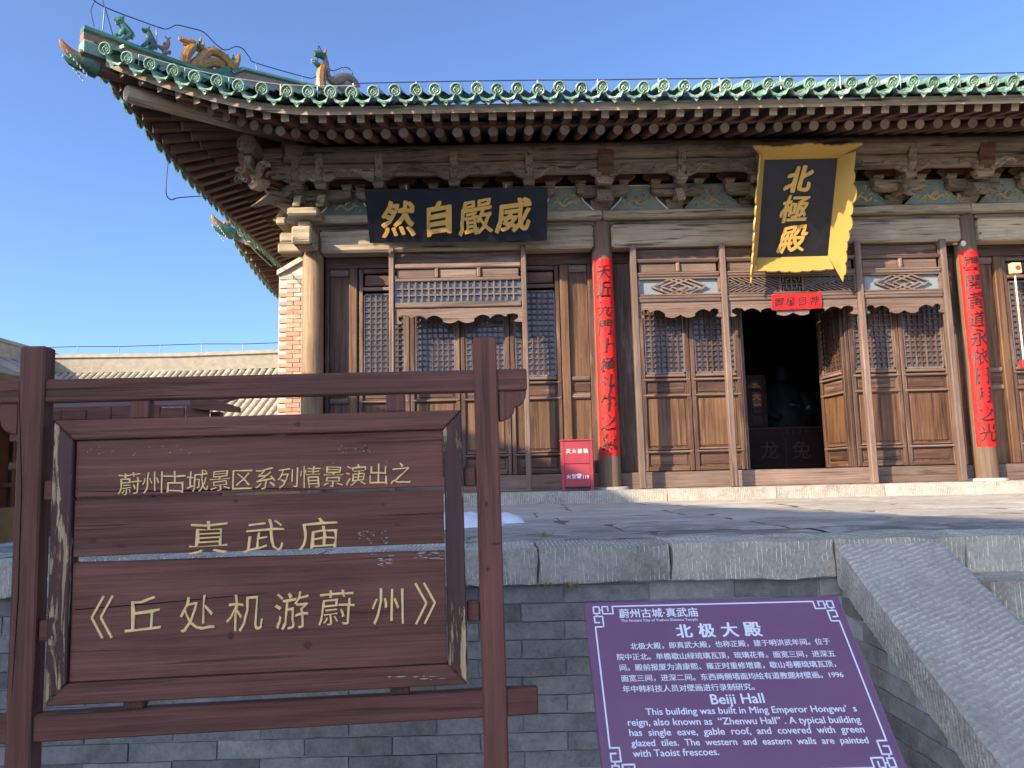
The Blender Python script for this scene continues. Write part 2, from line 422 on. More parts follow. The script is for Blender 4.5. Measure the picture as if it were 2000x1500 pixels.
# ------------------------------------------------------------------ ground, terrace, stairs
ZT, YE, XL = 1.27, 3.667, -3.15            # terrace top, front edge, left edge
def nz(p, s=1.): return noise.noise(Vector(p)*s)
def rough_block(x0, x1, y0, y1, z0, z1, seg=.05, amp=.006, seed=0, skip_back=True):
    """a stone block whose faces are uneven"""
    mb = MB(); nx = max(1, int((x1-x0)/seg)); ny = max(1, int((y1-y0)/(seg*3))); nzz = max(2, int((z1-z0)/seg))
    def disp(p):
        q = p*7 + Vector((seed*13.7, seed*7.1, 0)); r = p*26 + Vector((seed*3.7, 0, seed))
        k = amp*(1+.0)
        return p + Vector((nz(q), nz(q+Vector((31,7,3))), nz(q+Vector((5,71,9)))))*k + Vector((nz(r), nz(r+Vector((9,4,1))), nz(r+Vector((2,8,5)))))*k*.5
    def grid(o, du, dv, nu, nv):
        vs = [disp(o + du*(i/nu) + dv*(j/nv)) for j in range(nv+1) for i in range(nu+1)]
        mb.add(vs, [(j*(nu+1)+i, j*(nu+1)+i+1, (j+1)*(nu+1)+i+1, (j+1)*(nu+1)+i) for j in range(nv) for i in range(nu)])
    dx, dy, dz = Vector((x1-x0,0,0)), Vector((0,y1-y0,0)), Vector((0,0,z1-z0)); o = Vector((x0,y0,z0))
    grid(o, dx, dz, nx, nzz); grid(o+dz, dx, dy, nx, ny); grid(o, dy, dz, ny, nzz); grid(o+dx, dy, dz, ny, nzz); grid(o, dx, dy, nx, ny)
    grid(o+dy, dx, dz, nx, nzz)
    return mb
q = NM('courtyard paving', .9, .2)
bt = q.n('TexBrick', Scale=1.0); q.l(q.coords((1,1,1), False), bt.inputs['Vector'])
bt.inputs['Color1'].default_value = (.36,.335,.30,1); bt.inputs['Color2'].default_value = (.28,.26,.235,1); bt.inputs['Mortar'].default_value = (.07,.07,.07,1)
bt.inputs['Brick Width'].default_value = .6; bt.inputs['Row Height'].default_value = .3; bt.inputs['Mortar Size'].default_value = .008
q.color(q.mix(q.noise(q.coords((1,1,1), False), 5, 6), bt.outputs['Color'], (.22,.20,.18), 'MIX')).bump(bt.outputs['Fac'], -.3)
MB().add([(-400,-400,0),(400,-400,0),(400,400,0),(-400,400,0)], [(0,1,2,3)]).obj('ground', q.m, kind='structure')

# flagged terrace floor: weathered slabs, dirt lying in the hollows by the edge
q = NM('worn terrace stone', .88, .25)
st_ = q.coords((1.1,3.6,1), False)
a = q.noise(st_, 1.3, 9, .68, .8); b = q.noise(q.coords((9,26,1), False), 1, 6, .7)
col = q.ramp(q.math('ADD', q.math('MULTIPLY', a, .7), q.math('MULTIPLY', b, .3)), [(.34, (.25,.22,.185)), (.48, (.45,.415,.365)), (.68, (.60,.565,.51))])
sep = q.n('SeparateXYZ'); q.l(q.n('TexCoord').outputs['Object'], sep.inputs[0])
near = q.ramp(q.math('MULTIPLY', q.math('SUBTRACT', sep.outputs[1], 4.0), .28), [(.10, 1.), (.62, 0.)])
dirt = q.math('MULTIPLY', q.ramp(q.noise(q.coords((.9,2.4,1), False), 1.4, 9, .75, 1.2), [(.42, 0.), (.55, 1.)]), near)
col = q.mix(q.math('MULTIPLY', dirt, .75), col, (.105,.095,.085))
q.color(q.vary(col, .10)).bump(q.math('ADD', a, q.math('MULTIPLY', b, .8)), .9, .03); FLOOR = q.m

core = MB().box(XL, 11, YE+.043, 20, -.05, ZT-.03)
terrace = core.obj('terrace', MORTAR, kind='structure')
mb = MB(); NXg, NYg = 150, 60
vs = []
for j in range(NYg+1):
    for i in range(NXg+1):
        x = XL + (11-XL)*i/NXg; y = 4.03 + (9.60-4.03)*(j/NYg)**1.3
        k = 1 if y < 6.5 else .35
        vs.append((x, y, ZT-.022 + k*(.012*nz((x*1.3,y*3,0)) + .008*nz((x*6,y*9,5)))))
mb.add(vs, [(j*(NXg+1)+i, j*(NXg+1)+i+1, (j+1)*(NXg+1)+i+1, (j+1)*(NXg+1)+i) for j in range(NYg) for i in range(NXg)])
mb.obj('slab_bed', plain('grit between slabs', (.16,.145,.125), .95, .1, .4), terrace, smooth=True)
rows = [4.075, 4.72, 5.55, 6.5, 7.55, 8.6, 9.56]
for r in range(len(rows)-1):
    x = XL + random.uniform(0,.5); xs_ = [XL]
    while x < 10.4: xs_.append(x); x += random.uniform(.75,1.35)
    xs_.append(11)
    for i in range(len(xs_)-1):
        if xs_[i+1]-xs_[i] < .08: continue
        dz = random.uniform(-.006,.003)
        mb = MB(); a0, a1, b0, b1 = xs_[i]+.004, xs_[i+1]-.004, rows[r]+.004, rows[r+1]-.004; n1, n2 = 12, 9; vs = []
        for j in range(n2+1):
            for i2 in range(n1+1):
                u, v = i2/n1, j/n2; x_ = a0+(a1-a0)*u; y_ = b0+(b1-b0)*v
                e = min(u, 1-u)*(a1-a0); f = min(v, 1-v)*(b1-b0); g = min(e, f)
                wr = .007*nz((x_*2.2,y_*4,0)) + .004*nz((x_*8,y_*11,5))
                vs.append((x_+.004*nz((y_*9,r,1)), y_+.005*nz((x_*9,r,2)), ZT-.004+dz+(wr if y_ < 7 else wr*.4) - (.014 if g < .001 else 0)))
        mb.add(vs, [(j*(n1+1)+k, j*(n1+1)+k+1, (j+1)*(n1+1)+k+1, (j+1)*(n1+1)+k) for j in range(n2) for k in range(n1)])
        mb.obj('paving_slab', FLOOR, terrace, smooth=True)
joints = [XL, -2.42, -1.62, -.86, .145, .769, 1.544, 2.168, 3.1, 4.0, 4.9, 5.9, 7.0, 8.2, 9.4, 11]
for i in range(len(joints)-1):
    x0, x1 = joints[i]+.004, joints[i+1]-.004
    dz = random.uniform(-.006, .003); dy = random.uniform(-.006, .006)
    rough_block(x0, x1, YE+dy, YE+.40, ZT-.168, ZT+dz, .03, .010, i).obj('cap_stone', S_CAP, terrace, smooth=True)
MB().add([(XL,YE+.385,ZT+.006),(1.55,YE+.385,ZT+.006),(1.55,YE+.415,ZT+.006),(XL,YE+.415,ZT+.006)], [(0,1,2,3)]).obj('mortar_line', OCHRE, terrace)
# retaining wall bricks
BR = []
for k in range(6):
    L = .396
    mbk = rough_block(0, L, 0, .09, 0, .0765, .04, .0035, 40+k); BR.append(mbk.mesh('brick', B_GREY, True))
BH = [MB() for _ in range(2)]
HALF = [rough_block(0, .196, 0, .09, 0, .0765, .04, .0035, 60+k).mesh('brick', B_GREY, True) for k in range(3)]
for r in range(13):
    z = 1.096 - .0825*(r+1)
    x = XL + (.0 if r % 2 else -.2)
    while x < 1.53:
        if x < XL: data, xx = random.choice(HALF), XL+.002; adv = x+.402
        elif x + .4 > 1.56: data, xx = random.choice(HALF), x; adv = x+.402
        else: data, xx = random.choice(BR), x; adv = x+.402
        link('brick', data, terrace, Matrix.Translation((xx, YE+.028+random.uniform(-.004,.007), z)))
        x = adv
# the hall's own low step
xs = [-3.35, -2.1, -.7, .62, 2.0, 3.35, 4.7, 6.1, 7.4, 8.7, 10.9]
for i in range(len(xs)-1):
    rough_block(xs[i]+.003, xs[i+1]-.003, 9.553+random.uniform(-.006,.006), 10.34, ZT-.02, 1.41, .035, .006, 90+i).obj('step_stone', S_STEP, terrace, smooth=True)

# stairs between sloping side slabs
stairs = thing('stone_staircase', 'stone stairs with a broad chiselled sloping side slab rising to the terrace', 'stairs', (3.4, 2.4, 0))
SL = .521
def ramp(x0, x1):
    mb = MB(); nu, nv = 56, 620; crest = []; Y0, Y1 = YE+.0, 1.285
    vs = []
    for j in range(nv+1):
        for i in range(nu+1):
            u = i/nu; y = Y0 + (Y1-Y0)*j/nv; x = x0 + (x1-x0)*u
            s = (Y0-y)
            ph = s*1.128/.030 + u*8.0 + .45*nz((x*3, s*3, 2.)) + .30*nz((x*14, s*9, 7.))
            w_ = (.5+.5*math.cos(2*math.pi*ph))**5
            brk = max(.05, min(1., .85 + .8*nz((x*9, s*9, 4.)))) * max(.25, min(1., .75 + 1.1*nz((x*2.3, s*2.3, 8.))))
            crest.append(w_*brk)
            h = .0042*w_*brk + .0012*nz((x*40, s*40, 1.))
            edge = min(u, 1-u)*(x1-x0)
            if edge < .02: h -= .010*(1-edge/.02) + .006*nz((s*20, u, 3.))
            z = ZT-.022 - SL*s + h
            vs.append((x, y, z))
    mb.add(vs, [(j*(nu+1)+i, j*(nu+1)+i+1, (j+1)*(nu+1)+i+1, (j+1)*(nu+1)+i) for j in range(nv) for i in range(nu)])
    # side faces, chiselled too
    for sx, i0 in ((x0, 0), (x1, nu)):
        ns = 5; vs2 = []
        for j in range(nv+1):
            top = Vector(vs[j*(nu+1)+i0]); s = Y0-top.y
            for k in range(ns+1):
                d = k/ns*.172
                st = .0045*max(0, math.sin(2*math.pi*(s*1.1+d*.45)/.026+2*nz((s*8,d*20,sx))))
                off = (-st if sx == x0 else st)*(1 if 0 < k < ns else 0) + .004*nz((s*16,d*30,sx))
                vs2.append((sx+off, top.y, max(-.02, top.z-d)))
        mb.add(vs2, [(j*(ns+1)+k, j*(ns+1)+k+1, (j+1)*(ns+1)+k+1, (j+1)*(ns+1)+k) for j in range(nv) for k in range(ns)])
    ob = mb.obj('side_slab', S_RAMP, stairs, smooth=True)
    at_ = ob.data.attributes.new('crest', 'FLOAT', 'POINT'); crest += [.9*max(0., math.sin(i*1.9)) if 0 < i % 6 < 5 else .3 for i in range(len(ob.data.vertices)-len(crest))]
    at_.data.foreach_set('value', crest)
RX0, RX1 = 1.551, 2.06
ramp(RX0, RX1); ramp(5.6, 6.1)
for (a0, a1) in ((RX0+.012, RX1-.012), (5.612, 6.088)):      # masonry under each slab
    MB().prism([(YE+.02, -.05), (YE+.02, ZT-.2), (1.66, -.05)], 'x', a0+.012, a1-.012).obj('slab_core', MORTAR, stairs)
for r in range(13):
    z = 1.096 - .0825*(r+1); y = YE+.02 - (.0 if r % 2 else .2)
    while True:
        ztop = ZT-.19 - SL*(YE-(y-.396))
        data, L = random.choice(BR), .396
        if z+.03 > ztop:
            data, L = random.choice(HALF), .196; ztop = ZT-.19 - SL*(YE-(y-.196))
            if z+.035 > ztop: break
        mt = Matrix.Translation((RX0+.014+random.uniform(-.003,.005), y, z)) @ Matrix.Rotation(-math.pi/2, 4, 'Z')
        link('brick', data, stairs, mt); y -= L+.006
        if y < 1.5: break
for k in range(1, 8):                                           # treads, top one a step below the terrace
    z1 = ZT - .159*k; y1 = YE - .3*(k-1)
    rough_block(RX1+.004, 5.596, y1-.33, y1+.02, z1-.159, z1-.002, .09, .006, 130+k).obj('tread', S_CAP, stairs, smooth=True)

# snow and dry weeds
mb = MB(); nu, nv = 46, 26; vs = []
for j in range(nv+1):
    for i in range(nu+1):
        u, v = i/nu*2-1, j/nv*2-1
        r = math.sqrt(u*u+v*v); th = math.atan2(v, u)
        lim = .78 + .24*nz((math.cos(th)*1.6, math.sin(th)*1.6, 3.3)) + .06*nz((math.cos(th)*6, math.sin(th)*6, 1.3))
        x = -.52 + u*.93; y = 6.0 + v*.78
        h = max(0, 1-(r/lim)**2)**.6
        z = ZT-.012 + h*(.08 + .05*nz((x*5,y*5,1)) + .03*nz((x*17,y*17,2))+.02*nz((x*40,y*40,2))) - (.03 if h == 0 else 0)
        vs.append((x, y, z))
mb.add(vs, [(j*(nu+1)+i, j*(nu+1)+i+1, (j+1)*(nu+1)+i+1, (j+1)*(nu+1)+i) for j in range(nv) for i in range(nu)])
mb.obj('snow_patch', SNOW, smooth=True, label='small patch of old snow lying on the stone terrace floor', cat='snow', kind='stuff')
def tuft(p, n, hgt, down=False):
    mb = MB(); rn = random.Random(int(p[0]*1000))
    for _ in range(n):
        a = rn.uniform(0, 6.28); l = hgt*rn.uniform(.5, 1); dx = rn.uniform(-.03,.03)
        q0 = Vector(p)+Vector((dx,0,0)); q1 = q0 + Vector((math.cos(a)*l*.5, -abs(math.sin(a))*l*.5, (-.5 if down else .8)*l)); q2 = q1 + Vector((math.cos(a)*l*.35, -.01, (-.5 if down else .1)*l))
        mb.tube([q0, q1, q2], [.0014,.0011,.0005], 4, False)
    return mb
for px, n, hh, dn, lb in ((1062,10,.035,True,'small dry weed wisp below the first open capstone joint beside the signboard post'),(1115,26,.05,True,'bushiest dry brown weed tuft hanging under the terrace capstones'),(905,12,.03,True,'thin dry weed wisp under the capstones in the gap between signboard frame and post')):
    p = at(px, 1137, Y=YE-.004)
    tuft(p, n, hh, dn).obj('dry_weed_tuft', DRY, label=lb, cat='weed', group='weeds under the capstones')
p = at(1065, 1050, Z=ZT); tuft(p, 9, .05).obj('dry_weed', DRY, label='dry weed growing from the crack behind the terrace edge', cat='weed')
# ------------------------------------------------------------------ eaves and roofs of the green tiled halls
SLOPE = .36
def disc_tile(mats_worn=False):
    mb = MB(); r = .071
    n = 20
    # half-round cover tile
    vs = []; fs = []; k = 10
    for y in (0, .37):
        for rr in (r, r-.014):
            for i in range(k+1):
                th = math.pi*i/k; vs.append((rr*math.cos(th), y, rr*math.sin(th)-.0))
    o = lambda a, b, i: (a*2+b)*(k+1)+i
    for i in range(k):
        fs += [(o(0,0,i),o(0,0,i+1),o(1,0,i+1),o(1,0,i)), (o(0,1,i),o(0,1,i+1),o(1,1,i+1),o(1,1,i)), (o(1,0,i),o(1,0,i+1),o(1,1,i+1),o(1,1,i))]
    mb.add(vs, fs)
    # round face with a raised rim
    prof = [(0,.012),(.050,.012),(.053,-.006),(.062,-.012),(.071,-.006),(.073,.006),(.071,.03),(0,.03)]
    vs = []; fs = []
    for (rr, y) in prof:
        for i in range(n):
            th = 2*math.pi*i/n; vs.append((rr*math.cos(th), y, rr*math.sin(th)))
    for a in range(len(prof)-1):
        for i in range(n): fs.append((a*n+i, a*n+(i+1)%n, (a+1)*n+(i+1)%n, (a+1)*n+i))
    mb.add(vs, fs)
    # coiled beast in relief
    for pth, rd in (([(-.034,-.022),(-.026,.004),(-.012,.022),(.004,.012),(.002,-.012),(.016,-.026),(.032,-.014),(.034,.008),(.022,.02)], .0085),
                    ([(-.004,.03),(.010,.040),(.020,.030)], .007), ([(-.014,-.012),(-.020,-.034)], .007),
                    ([(.018,0),(.010,-.006)], .007), ([(-.034,.018),(-.038,.006)], .006), ([(.0,-.030),(-.006,-.042)], .006)):
        mb.tube([(x,.006,z) for x, z in pth], rd, 6)
    return mb
def drip_tile():
    mb = MB(); n = 14; Wd = .105; vs = []; fs = []
    def arc(x): return -.016 - .062*(1-(x/Wd)**2)
    rows = []
    for i in range(n+1):
        x = -Wd + 2*Wd*i/n; u = abs(x)/Wd
        drop = .018 + .046*(1-u)**1.2 + .010*math.cos(u*math.pi*3.0)
        rows.append((x, arc(x), drop))
    for (x, z, d) in rows:
        vs += [(x, .36, z), (x, .0, z), (x, -.022, z-d*.55), (x, -.030, z-d), (x, -.018, z-d-.002), (x, -.004, z-.010), (x, .36, z-.014)]
    for i in range(n):
        for k in range(6): fs.append((i*7+k, i*7+k+1, (i+1)*7+k+1, (i+1)*7+k))
    mb.add(vs, fs)
    mb.tube([(-.055,-.028,-.090),(-.02,-.036,-.102),(0,-.038,-.112),(.02,-.036,-.102),(.055,-.028,-.090)], .006, 5)
    mb.tube([(-.03,-.034,-.088),(0,-.037,-.096),(.03,-.034,-.088)], .005, 5)
    return mb
TILE_ME = [disc_tile().mesh('eave_tile', G_TILE, True), disc_tile().mesh('eave_tile', G_WORN, True)]
DRIP_ME = [drip_tile().mesh('drip_tile', G_TILE, True), drip_tile().mesh('drip_tile', G_WORN, True)]
def rafter_round(L, r=.060):
    mb = MB(); mb.tube([(0,0,0),(.004,0,0),(L,0,0)], [r*.97, r, r], 14, False); mb.cur = 1
    n = 14; mb.add([(0.0, r*.97*math.cos(2*math.pi*k/n), r*.97*math.sin(2*math.pi*k/n)) for k in range(n)], [list(range(n))])
    return mb
def rafter_square(L, h=.044):
    mb = MB(); mb.add([(0,-h,-h),(0,h,-h),(0,h,h),(0,-h,h),(L,-h,-h),(L,h,-h),(L,h,h),(L,-h,h)], [(0,1,5,4),(1,2,6,5),(2,3,7,6),(3,0,4,7),(4,5,6,7)])
    mb.cur = 1; mb.add([(-.0005,-h,-h),(-.0005,h,-h),(-.0005,h,h),(-.0005,-h,h)], [(0,1,2,3)]); return mb
ROUND_ME = {}; SQ_ME = {}
def round_me(L):
    k = round(L, 1)
    if k not in ROUND_ME: ROUND_ME[k] = rafter_round(k).mesh('rafter', [W['rafter_x'], W['end']], True)
    return ROUND_ME[k]
SQ = rafter_square(.78).mesh('flying_rafter', [W['rafter_x'], W['end']])

class Eaves:
    def __init__(s, cx, cy, ovf, ovs, k, z0, hgt=.58, run=2.6):
        s.cx, s.cy, s.ovf, s.ovs, s.k, s.z0, s.hgt, s.run = cx, cy, ovf, ovs, k, z0, hgt, run
        s.px, s.py = cx-k, cy-k                         # plan of the corner tip
    def rise(s, t): return s.hgt*max(0., 1-max(0,t)/s.run)**1.8
    def lerpo(s, t): return max(0., 1-max(0,t)/s.run)**2
    def front(s, t): return Vector((s.px+t, (s.cy-s.ovf) - (s.k-s.ovf)*s.lerpo(t), s.z0+s.rise(t)))
    def side(s, t): return Vector((s.cx-s.ovs - (s.k-s.ovs)*s.lerpo(t), s.py+t, s.z0+s.rise(t)))
    def edge(s, t, sd): return s.front(t) if sd == 0 else s.side(t)
    def inw(s, t, sd):                                   # plan direction of the rafter that ends at t
        e = s.edge(t, sd); kk = s.k
        if t < kk: f = .28*(1-t/kk); tail = Vector((s.cx-f, s.cy-f, 0))
        else: tail = Vector((e.x, s.cy, 0)) if sd == 0 else Vector((s.cx, e.y, 0))
        d = Vector((tail.x-e.x, tail.y-e.y, 0)); return d.normalized(), d.length
    def zr(s, t, ins):                                    # rafter axis height, ins from the tile edge
        return s.z0-.18 + .34*(ins-.67) + s.rise(t)*(.86-.25*max(0, ins-.67))
    def rafters(s, sd, t0, t1, parent, step=.214):
        t = t0
        while t < t1:
            e = s.edge(t, sd); d, L = s.inw(t, sd); tj = random.uniform(-.012,.012)
            if t > .34:
                p = e + d*(.67+tj); p.z = s.zr(t, .67); qq = e + d*L; qq.z = s.zr(t, min(L, 1.95))
                if (qq-p).length > .4: link('rafter', round_me((qq-p).length), parent, along(p, qq))
            p = e + d*(.225+tj*.5); p.z = s.z0-.205 + s.rise(t); qq = e + d*.98; qq.z = s.z0-.20 + s.rise(t)*.80 + .30*.78
            link('flying_rafter', SQ, parent, along(p, qq)); t += step
    def boards(s, sd, t0, t1, name='eave_boarding', parent=None):
        mb = MB(); ts = []; t = t0
        while t < t1: ts.append(t); t += .12 if t < s.run+.3 else .6
        ts.append(t1)
        def strip(i0, i1, zf0, zf1, th):
            vs = []
            for t in ts:
                e = s.edge(t, sd); d, L = s.inw(t, sd)
                for ins, zf in ((i0, zf0), (min(i1, L), zf1)):
                    p = e + d*ins; z = zf(t, ins); vs.append((p.x,p.y,z)); vs.append((p.x,p.y,z+th))
            fs = []
            for i in range(len(ts)-1):
                a, b = i*4, i*4+4
                fs += [(a,b,b+2,a+2),(a+1,a+3,b+3,b+1),(a,a+1,b+1,b),(a+2,b+2,b+3,a+3)]
            mb.add(vs, fs)
        fz = lambda t, ins: s.z0-.20+.0455 + s.rise(t)*(1-.20*(ins-.2)/.78) + .30*(ins-.2)
        strip(.16, .92, fz, fz, .02)
        rz = lambda t, ins: s.zr(t, ins)+.062
        strip(.66, 9., rz, rz, .02)
        strip(.63, .70, lambda t, i: s.zr(t, .67)+.055, lambda t, i: s.zr(t, .67)+.058, .05)
        ob = mb.obj(name, W['rafter_x' if sd == 0 else 'rafter_y'], parent)
        mb = MB()                                           # the lit fascia under the tiles
        strip_f = [(t, s.edge(t, sd), s.inw(t, sd)[0]) for t in ts]; vs = []
        for t, e, d in strip_f:
            a, b = e + d*.15, e + d*.22
            vs += [(a.x,a.y,e.z-.195),(a.x,a.y,e.z-.095),(b.x,b.y,e.z-.085),(b.x,b.y,e.z-.165)]
        n = 4; fs = []
        for i in range(len(ts)-1):
            for k in range(n): fs.append((i*n+k, i*n+(k+1)%n, (i+1)*n+(k+1)%n, (i+1)*n+k))
        fs += [(0,1,2,3), tuple((len(ts)-1)*n+k for k in range(4))]
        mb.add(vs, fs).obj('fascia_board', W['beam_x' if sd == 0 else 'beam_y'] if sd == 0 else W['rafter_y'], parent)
        return ob
    def tiles(s, sd, tl, parent, worn=.3):
        tilt = Matrix.Rotation(math.atan(SLOPE), 4, 'X')
        rot = Matrix.Identity(4) if sd == 0 else Matrix.Rotation(-math.pi/2, 4, 'Z')
        for i, t in enumerate(tl):
            e = s.edge(t, sd); j = Matrix.Rotation(random.uniform(-.06,.06), 4, 'Z') @ Matrix.Rotation(random.uniform(-.09,.09), 4, 'Y')
            link('eave_tile', TILE_ME[random.random() < worn*.5], parent, Matrix.Translation(e+Vector((0,0,random.uniform(-.012,.010)))) @ rot @ tilt @ j)
            tn = tl[i+1] if i+1 < len(tl) else t + (t-tl[i-1])
            dl = math.atan2(s.rise(t)-s.rise(tn), tn-t)      # lean with the rising edge
            tm = (t+tn)/2; e = s.edge(tm, sd)
            lean = Matrix.Rotation(dl if sd == 0 else -dl, 4, 'Y')
            link('drip_tile', DRIP_ME[random.random() < worn], parent, Matrix.Translation(e+Vector((0,0,-.022))) @ rot @ tilt @ lean @ j)
    def bed(s, sd, t0, t1, depth, parent, name):
        """rows of tiles running up the slope behind the edge, mitred at the hip"""
        mb = MB(); t = t0; cols = []
        pitch = .232; n = int((t1-t0)/pitch*4)
        for i in range(n+1): cols.append(t0 + (t1-t0)*i/n)
        vs = []; rows = 12
        for i, t in enumerate(cols):
            e = s.edge(t, sd); h = .06*abs(math.sin(math.pi*(i/4.)))
            dep = min(depth, max(.02, t+.02))
            for j in range(rows+1):
                f = dep*j/rows + .25*(1 if dep > .5 else .0)*(1-j/rows)
                z = e.z - .02 + h + SLOPE*f + .035*f*f - s.rise(t)*min(1, f/2.2)*.55
                vs.append((e.x, e.y+f, z) if sd == 0 else (e.x+f, e.y, z))
        mb.add(vs, [(i*(rows+1)+j, i*(rows+1)+j+1, (i+1)*(rows+1)+j+1, (i+1)*(rows+1)+j) for i in range(n) for j in range(rows)])
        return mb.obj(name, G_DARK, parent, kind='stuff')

hall = thing('temple_hall', 'old timber temple hall with green glazed tile roof and upturned eave on the terrace', 'temple', (3.82, 10, ZT))
EV = Eaves(-2.49, 10.0, 1.92, 1.83, 2.06, 5.885)
discs = [(205,101),(248.5,113),(293,127),(338,138),(380,149),(424,156),(466,164),(511.6,170.6),(560,179),(602.5,181),(645.5,182),(687,180),(729.5,179),(771,180),(813,179),(850,177),(891,176),(932,176),(971,174),(1011,177),(1052,175),(1093,174),(1136,173),(1177,171.6),(1220,171),(1257.5,168.6),(1297,169),(1337,167),(1381,167),(1418.5,166),(1460.5,166),(1502,163.7),(1541,163.7),(1582.6,162.7),(1623,161.7),(1663,161),(1705,160),(1744,159),(1785,158),(1823.5,158),(1863,158),(1903,158),(1940.6,159),(1978.6,158)]
tl = []
for (px, py) in discs:
    y = 8.08
    for _ in range(4): x = at(px, py, Y=y).x; y = EV.front(x-EV.px).y
    tl.append(x-EV.px)
while tl[-1] < 14.7: tl.append(tl[-1]+.232)
rf = MB()                                                    # roof body: plain slabs above the boarding, seen from nowhere below
rf.add([(-2.49,10.0,6.35),(10.2,10.0,6.35),(10.2,13.6,8.2),(-1.0,13.6,8.2)], [(0,1,2,3)])
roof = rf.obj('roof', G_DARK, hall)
EV.tiles(0, tl, roof, .42)
tls = [.28 + .232*i for i in range(31)]
EV.tiles(1, tls, roof, .3)
EV.bed(0, .05, 14.6, 3.2, roof, 'tile_slope'); EV.bed(1, .05, 7.3, 3.2, roof, 'tile_slope')
eav = EV.boards(0, .0, 14.7, 'eave_boarding', hall)
EV.rafters(0, .22, 14.6, eav)
eas = EV.boards(1, .0, 7.4, 'eave_boarding', hall)
EV.rafters(1, .30, 7.3, eas)
# hip beam under the corner
p0 = Vector((-4.20, 8.29, 6.02)); p1 = Vector((-2.3, 10.19, 6.20))
mb = MB(); mb.tube([(0,0,0),(.015,0,0),((p1-p0).length,0,0)], [.088,.098,.11], 12)
mb.obj('hip_beam', W['beam_x'], hall, mat=along(p0, p1), smooth=True)
p0 = Vector((-4.56, 7.93, 6.235)); p1 = Vector((-3.2, 9.29, 6.30))
MB().cbox(0, (p1-p0).length, -.075, .075, -.10, .09, .012).obj('hip_beam', W['rafter_x'], hall, mat=along(p0, p1))

# ---- things that ride on the hip: diagonal plane through the corner
DN = Vector((1,-1,0)).normalized(); DP = Vector((-2.49, 10, 0)); DX = Vector((1,1,0)).normalized()
def pd(px, py, off=0): return onplane(px, py, DP, DN) + DN*off
def hip(path_px, layers, nm):
    path = [pd(*p) for p in path_px]
    for name, m_, prof in layers: MB().sweep(path, prof).obj(name, m_, roof, bevel=.004)
rect = lambda w, a, b: [(-w,a),(w,a),(w,b),(-w,b)]
hip([(160,52),(215,72),(275,95),(330,115),(385,134),(430,147)], [
    ('ridge_cap', G_DARK, [(-.085,-.055),(-.06,0),(.06,0),(.085,-.055),(.06,-.075),(-.06,-.075)]),
    ('ridge_brick_course', O_BRICK, rect(.058,-.165,-.075)),
    ('ridge_base_course', G_TILE, [(-.095,-.33),(-.10,-.20),(-.07,-.166),(.07,-.166),(.10,-.20),(.095,-.33)])], 'low')
hip([(448,140),(470,133),(540,150),(613,168),(690,184)], [
    ('ridge_cap', G_DARK, [(-.085,-.05),(-.05,0),(.05,0),(.085,-.05),(.06,-.07),(-.06,-.07)]),
    ('ridge_carved_course', P_BARE, rect(.06,-.26,-.07)),
    ('ridge_brick_course', O_BRICK, rect(.085,-.32,-.26)),
    ('ridge_base_course', G_TILE, rect(.10,-.46,-.32))], 'high')
def beast(name, strokes, mats, parent=roof, balls=()):
    mb = MB()
    for mi, pts, rad, off in strokes:
        mb.cur = mi; sc = .0059
        # rounded path through the outline's middle line
        P = [pd(x, y, off) for x, y in pts]
        if len(P) > 2:
            Q = []; Rr = []
            rr = rad if isinstance(rad, (list,tuple)) else [rad]*len(P)
            for i in range(len(P)-1):
                a, b, c, d = P[max(0,i-1)], P[i], P[i+1], P[min(len(P)-1,i+2)]
                for k in range(4):
                    u = k/4; Q.append(.5*((2*b)+(c-a)*u+(2*a-5*b+4*c-d)*u*u+(3*b-a-3*c+d)*u**3)); Rr.append(rr[i]*(1-u)+rr[i+1]*u)
            Q.append(P[-1]); Rr.append(rr[-1])
        else: Q, Rr = P, (rad if isinstance(rad, (list,tuple)) else [rad]*2)
        mb.tube(Q, [r*sc for r in Rr], 8)
    for mi, (x, y), r, off in balls:
        mb.cur = mi; mb.ball(pd(x, y, off), r*.0059)
    return mb.obj(name, mats, parent, smooth=True)
# sitting lion, horse and little fish on the lower ridge
beast('ridge_beast', [(0,[(256,74),(251,66),(244,56),(238,48),(236,43)],[9,10,9,7.5,6],0), (0,[(240,43),(233,40),(226,42)],[8,8,5.5],0), (0,[(233,47),(226,45)],[4,3],0),
    (0,[(240,58),(235,66),(231,72)],[4.5,3.8,3],.035),(0,[(240,58),(233,64),(227,67)],[4,3.4,3.2],-.03),(0,[(252,70),(246,74),(240,76)],[5,4,3],.04),(0,[(252,70),(246,73),(239,75)],[5,4,3],-.04),
    (1,[(257,76),(259,68),(260,62)],[3,3,1.5],0),(0,[(237,34),(240,37)],[2.5,3],.03),(0,[(237,34),(240,37)],[2.5,3],-.03)], [G_DARK, O_BRICK])
beast('ridge_beast', [(0,[(300,95),(297,84),(293,73),(290,64)],[8,8.5,7.5,6],0),(0,[(291,60),(284,59),(276,57)],[5.5,4.6,3],0),(0,[(286,63),(279,61)],[3,2.2],0),
    (0,[(291,76),(287,84),(280,92)],[4,3.4,3],.03),(0,[(291,76),(286,83),(279,88)],[4,3.4,3],-.03),(0,[(298,90),(293,93),(288,94)],[4,3.4,3],.035),(0,[(298,90),(293,93),(288,94)],[4,3.4,3],-.035),
    (0,[(289,57),(291,53)],[2.5,1.5],.02),(0,[(293,60),(299,74),(302,88)],[1.5,2,1.5],0)], [G_DARK, O_BRICK])
